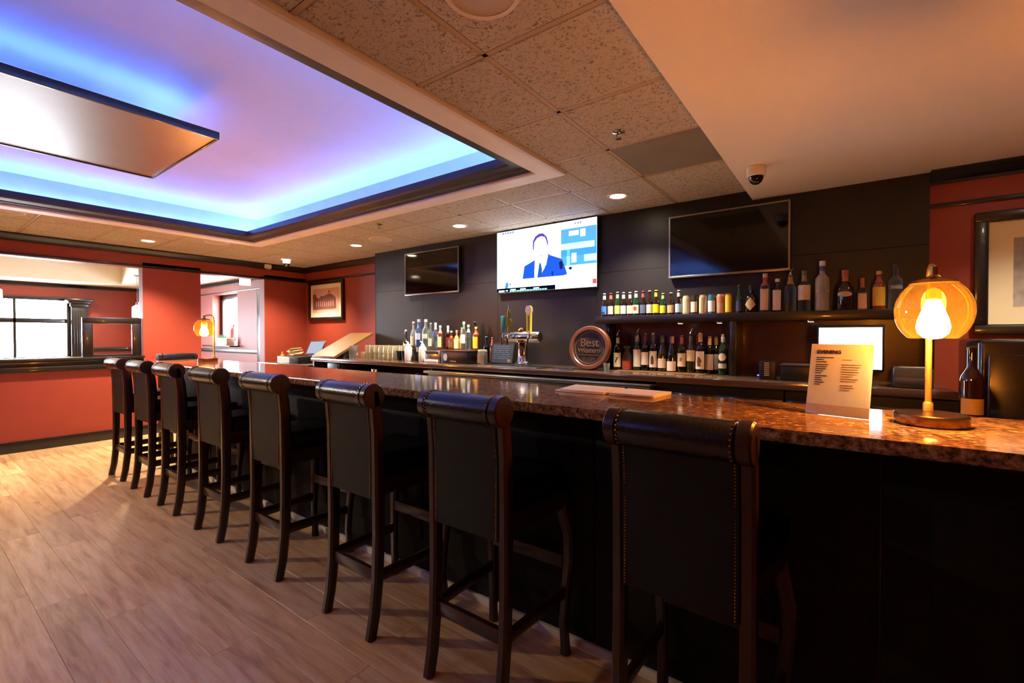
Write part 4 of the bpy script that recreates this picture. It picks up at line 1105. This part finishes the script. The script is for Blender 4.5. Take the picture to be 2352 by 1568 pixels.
# round wooden plaque
t = thing('barrel_plaque', 'round wooden barrel-head plaque with raised lettering', 'plaque', (-1.875, 3.72, ZB+.197))
pm_ = Matrix.Rotation(-math.radians(8), 4, 'X')
def yl(prof, seg=48):
    b = B().lathe(prof, seg, axis='y')
    for v in b.bm.verts: v.co = pm_ @ v.co
    return b
obj('rim', yl([(.155, .03), (.155, -.012), (.165, -.024), (.19, -.024), (.197, -.016), (.197, .03), (.155, .03)]), pm('oak_rim', '#7a4420', .4, col2='#5c3016', scale=12), t)
obj('face', yl([(.001, -.004), (.157, -.004), (.157, .02), (.001, .02)]), pm('dark_plaque_face', '#3a2a24', .5, col2='#30221d', scale=16), t)
obj('bead', yl([(.138, -.004), (.141, -.010), (.147, -.010), (.150, -.004)]), pm('plaque_bead', '#5a4438', .4), t)
M_let = pm('plaque_letters', '#6a4a2c', .45)
for txt, sz, z in (('Best', .105, .012), ('Western', .062, -.045)):
    me = text_mesh(txt, sz, .001, .003, 'CENTER')
    o = obj('lettering', me, M_let, t); o.matrix_local = pm_ @ Matrix.Translation((0, -.006, z)) @ Matrix.Rotation(PI/2, 4, 'X')
obj('underline', B().box(-.09, .09, -.008, -.003, -.068, -.062, mat=pm_), M_let, t)
t = thing('steel_tray', 'small steel tray lying left of the round plaque', 'tray', (-2.02, 3.56, ZB))
obj('plate', B().box(-.12, .05, -.04, .04, 0, .012, .004), M_steel, t)
obj('rim', B().box(-.12, .05, -.04, -.034, .012, .02).box(-.12, .05, .034, .04, .012, .02), M_steel, t)
t = thing('shot_glass', 'small clear glass right of the round plaque', 'glass', (-1.68, 3.66, ZB))
obj('wall', B().lathe([(.022, 0), (.028, .07), (.026, .07), (.02, .012), (.001, .012)], 16), G['clear'], t)
obj('foot', B().cyl(.022, 0, .012, seg=16), G['clear'], t)

# ------------------------------------------------------------------ register corner
t = thing('register_monitor', 'white-glowing register screen behind the menu', 'monitor', (.0, 3.60, ZB))
obj('bezel', B().box(-.172, .172, -.02, .02, .085, .375, .008), M_black, t)
obj('screen', B().box(-.160, .160, -.0225, -.0205, .10, .358), em('register_screen', '#f2f6ff', 2.6), t)
obj('neck', B().box(-.04, .04, .0, .05, .015, .2, .006), M_black, t)
obj('base', B().box(-.11, .11, -.06, .1, 0, .016, .005), M_black, t)
t = thing('receipt_printer', 'dark grey receipt printer by the register screen', 'printer', (.30, 3.62, ZB))
obj('case', B().box(-.09, .09, -.1, .1, 0, .12, .012), pm('printer_grey', '#3a3634', .45, scale=10), t)
obj('paper_slot', B().box(-.06, .06, -.05, -.03, .118, .122), M_paper, t)
obj('front_lip', B().box(-.085, .085, -.115, -.098, .02, .06, .004), pm('printer_grey', '#3a3634'), t)
t = thing('card_terminal', 'black device with a tan column of small lights', 'terminal', (-.46, 3.66, ZB))
obj('case', B().box(-.05, .05, -.04, .04, 0, .13, .006), M_black, t)
b = B()
for k in range(7): b.box(-.018, .012, -.0425, -.0402, .028+.014*k, .036+.014*k)
obj('light_column', b, lm('#b89868'), t)
obj('status_light', B().sphere(.005, (-.055, -.045, .03), 8), em('blue_status', '#3a3aff', 6), t)
t = thing('receipt_box', 'low black box beside the card terminal', 'box', (-.28, 3.70, ZB))
obj('body', B().box(-.10, .10, -.08, .08, 0, .10, .006), M_black, t)
obj('lid', B().box(-.104, .104, -.084, .084, .10, .112, .004), pm('printer_grey', '#3a3634'), t)
# dark cabinet and bottle at the right end
t = thing('tall_cabinet', 'dark glossy cabinet under the framed portrait', 'cabinet', (1.08, 3.12, 0))
obj('body', B().box(-.58, .6, -.02, .5, 0, 1.31, .02, 3), pm('glossy_dark', '#1b110d', .22, scale=4, coat=.5), t)
obj('door', B().box(-.55, .0, -.04, -.018, .1, 1.24, .008), pm('glossy_dark', '#1b110d'), t)
obj('door', B().box(.01, .57, -.04, -.018, .1, 1.24, .008), pm('glossy_dark', '#1b110d'), t)
bottle(.40, 2.60, .935, .35, .036, 'wine', 'brown', 'dark brown bottle with tan label behind the lamp', '#a8803c', (.22, .40), '#3a2a20', .06, None, lab2=('#d8c8b0', .06, .10))
t = thing('ice_bin', 'dark work counter behind the bar near the lamp', 'counter', (.55, 2.62, 0))
obj('body', B().box(-.4, .9, -.2, .2, 0, .90, .004), M_wood, t)
obj('top', B().box(-.42, .92, -.22, .22, .90, .934, .004), pm('glossy_dark', '#1b110d'), t)

# ------------------------------------------------------------------ televisions
def tv(x0, x1, z0, z1, label, on=False):
    t = thing('television', label, 'television', ((x0+x1)/2, YD, (z0+z1)/2))
    hw, hh = (x1-x0)/2, (z1-z0)/2
    obj('case', B().box(-hw, hw, -.055, -.012, -hh, hh, .004), M_black, t)
    obj('wall_mount', B().box(-.2, .2, -.012, 0, -.15, .15), M_black, t)
    if not on:
        obj('bezel', B().frame(-hw, hw, -hh, hh, .012, -.060, -.054), pm('silver_bezel', '#a39b94', .3, .8), t)
        obj('lower_bezel', B().box(-hw, hw, -.061, -.054, -hh, -hh+.018, .002), pm('silver_bezel', '#a39b94'), t)
        obj('screen', B().box(-hw+.011, hw-.011, -.0575, -.0545, -hh+.017, hh-.011), pm('blank_screen', '#030304', .07, spec=.6), t)
    return t, hw, hh
tv(-4.70, -3.745, 1.845, 2.39, 'small blank television left of the lit one')
tv(-1.27, -.365, 1.82, 2.35, 'blank television above the wall shelf')
t, hw, hh = tv(-3.17, -1.945, 1.785, 2.47, 'lit television showing a man in a blue suit', True)
ES = 1.1
obj('screen', B().box(-hw+.008, hw-.008, -.058, -.054, -hh+.012, hh-.008), em('screen_white', '#fbfcff', ES), t)
def sp(name, poly, col, lift, s=ES):
    """flat shape on the screen, u,v in 0..1 of the picture"""
    w_, h_ = 2*hw-.016, 2*hh-.02
    pts = [(-hw+.008+u*w_, hh-.008-v*h_) for u, v in poly]
    return obj(name, B().prism(pts, -.058-lift, -.0575-lift+.0002, 'y'), em('screen_'+col.strip('#'), col, s), t)
def rc(name, u0, u1, v0, v1, col, lift, s=ES): return sp(name, [(u0, v0), (u1, v0), (u1, v1), (u0, v1)], col, lift, s)
rc('studio_backdrop', .675, 1.0, .11, .74, '#3c78d8', .0006)
for (u0, u1, v0, v1, c) in ((.675, 1, .11, .20, '#3f74d8'), (.75, .84, .15, .22, '#dfeaff'), (.855, .90, .14, .25, '#e8f2ff'), (.675, .98, .33, .42, '#8fe0f4'), (.675, 1, .42, .52, '#2f6ee0'),
                        (.73, .76, .42, .66, '#6fc4f0'), (.775, .82, .48, .62, '#c8f4f4'), (.82, .89, .54, .66, '#3a7ae4'), (.89, 1, .52, .62, '#8fc8f0'), (.675, 1, .66, .74, '#dff4ff'), (.92, .97, .36, .40, '#d8f0ff')):
    rc('studio_shape', u0, u1, v0, v1, c, .0010)
sp('suit', [(.285, .80), (.305, .60), (.42, .515), (.46, .60), (.53, .62), (.55, .44), (.57, .47), (.68, .545), (.715, .68), (.735, .785), (.70, .80)], '#143cb4', .0014)
sp('shirt', [(.415, .52), (.46, .56), (.50, .60), (.545, .50), (.555, .46), (.535, .55), (.515, .66), (.49, .72), (.475, .80), (.41, .80)], '#eaf6ff', .0018)
sp('tie', [(.462, .565), (.478, .59), (.49, .68), (.485, .80), (.44, .80), (.45, .70)], '#173a78', .0022)
sp('hair', [(.392, .34), (.395, .22), (.42, .15), (.46, .115), (.50, .12), (.535, .18), (.55, .27), (.545, .33), (.40, .38)], '#3a2a78', .0016)
sp('face', [(.403, .36), (.41, .24), (.44, .18), (.48, .16), (.515, .18), (.532, .24), (.542, .32), (.538, .42), (.515, .50), (.48, .545), (.45, .53), (.42, .46)], '#f4e6ea', .0020)
for u, v, w_, h_, c in ((.445, .335, .022, .012, '#b8a4b8'), (.505, .325, .022, .012, '#b8a4b8'), (.475, .40, .014, .02, '#ddc8d0'), (.48, .462, .036, .014, '#b070a0')):
    rc('face_feature', u-w_/2, u+w_/2, v-h_/2, v+h_/2, c, .0024)
sp('microphone', [(.655, .60), (.685, .57), (.695, .64), (.69, .70), (.665, .70)], '#141438', .0026)
sp('microphone', [(.745, .70), (.765, .675), (.785, .70), (.765, .73)], '#141438', .0026)
rc('jacket_fold', .585, .60, .72, .79, '#0c1c60', .0026)
for k in range(5): rc('caption_mark', .06+.028*k, .08+.028*k, .012, .045-.004*(k % 2), '#4a62e0', .0008)
for k in range(3): rc('caption_mark', .80+.025*k, .815+.025*k, .03, .055, '#4a5a98', .0008)
rc('caption_mark', .92, .96, .03, .06, '#f0a8c8', .0008)
sp('logo_shape', [(.09, .93), (.10, .84), (.125, .835), (.13, .88), (.12, .93)], '#2f62d8', .0008)
sp('logo_shape', [(.14, .87), (.15, .85), (.158, .87), (.148, .89)], '#1c2f90', .0008)
rc('ticker_bar', 0, .62, .93, 1.0, '#0a1020', .0012, .25)
rc('red_block', .965, 1.0, .885, .955, '#e83848', .0012)
rc('ticker_text', .02, .085, .962, .99, '#f0f6ff', .0016)
rc('ticker_text', .10, .125, .962, .98, '#f0f6ff', .0016)
x0 = .145
while x0 < .54:
    w_ = random.uniform(.01, .03); rc('ticker_text', x0, x0+w_, .972, .992, '#7fe0f0', .0016); x0 += w_+.006
for u in (.15, .26, .40): rc('ticker_text', u, u+.06, .950, .966, '#dff8f4', .0016)

# ------------------------------------------------------------------ framed pictures
def picture(cx, y_, cz, w, h, mat_w, label, ph, fw=.045):
    t = thing('framed_picture', label, 'picture', (cx, y_, cz))
    obj('frame', B().frame(-w/2, w/2, -h/2, h/2, fw, -.045, 0, .006), M_wood, t)
    obj('inner_bead', B().frame(-w/2+fw-.002, w/2-fw+.002, -h/2+fw-.002, h/2-fw+.002, .008, -.036, -.01), M_black, t)
    obj('mat_board', B().box(-w/2+fw, w/2-fw, -.022, -.018, -h/2+fw, h/2-fw), pm('mat_board', '#ecdcae', .7, scale=4), t)
    iw, ih = w/2-fw-mat_w, h/2-fw-mat_w
    obj('print', B().box(-iw, iw, -.0235, -.0218, -ih, ih), ph, t)
    return t, iw, ih
M_sep = pm('sepia_sky', '#d8b09a', .7, col2='#c89a84', scale=5)
M_sep2 = pm('sepia_building', '#8a5444', .7, col2='#5e3228', scale=22, detail=5)
M_sep3 = pm('sepia_light', '#d09a86', .7, scale=14)
t, iw, ih = picture(-6.95, YB, 1.90, 1.0, .645, .075, 'framed sepia engraving of a domed building on the red wall', M_sep)
def pshape(t, poly, m, lift=.001): obj('print_shape', B().prism([(u*iw, v*ih) for u, v in poly], -.0235-lift, -.0232, 'y'), m, t)
pshape(t, [(-1, -.7), (-1, .55), (-.8, .6), (-.7, .3), (-.5, .2), (-.35, .42), (-.2, .35), (.1, .5), (.16, .5), (.2, .72), (.26, .85), (.32, .72), (.36, .5), (.5, .45), (.75, .2), (.8, -.65), (.4, -.75)], M_sep2)
for k in range(9): pshape(t, [(-.75+.16*k, -.45), (-.70+.16*k, -.45), (-.70+.16*k, -.05+.1*math.sin(k)), (-.75+.16*k, -.1)], M_sep3, .0016)
pshape(t, [(.22, .5), (.30, .5), (.30, .66), (.22, .66)], M_sep3, .0016)
pshape(t, [(-1, -.85), (.9, -.8), (.95, -.7), (-1, -.72)], M_sep3, .0016)
M_bw = pm('photo_grey', '#d8c8b4', .6, col2='#1e1814', scale=11, detail=2)
t, iw, ih = picture(1.06, 4.10, 1.715, .86, .765, .115, 'black framed old photograph in a wide cream mat', M_bw, .058)
for o in [o for o in S.objects if o.get('category') == 'picture' and o.location.x > 0]: o.rotation_euler = (-.012, 0, 0)
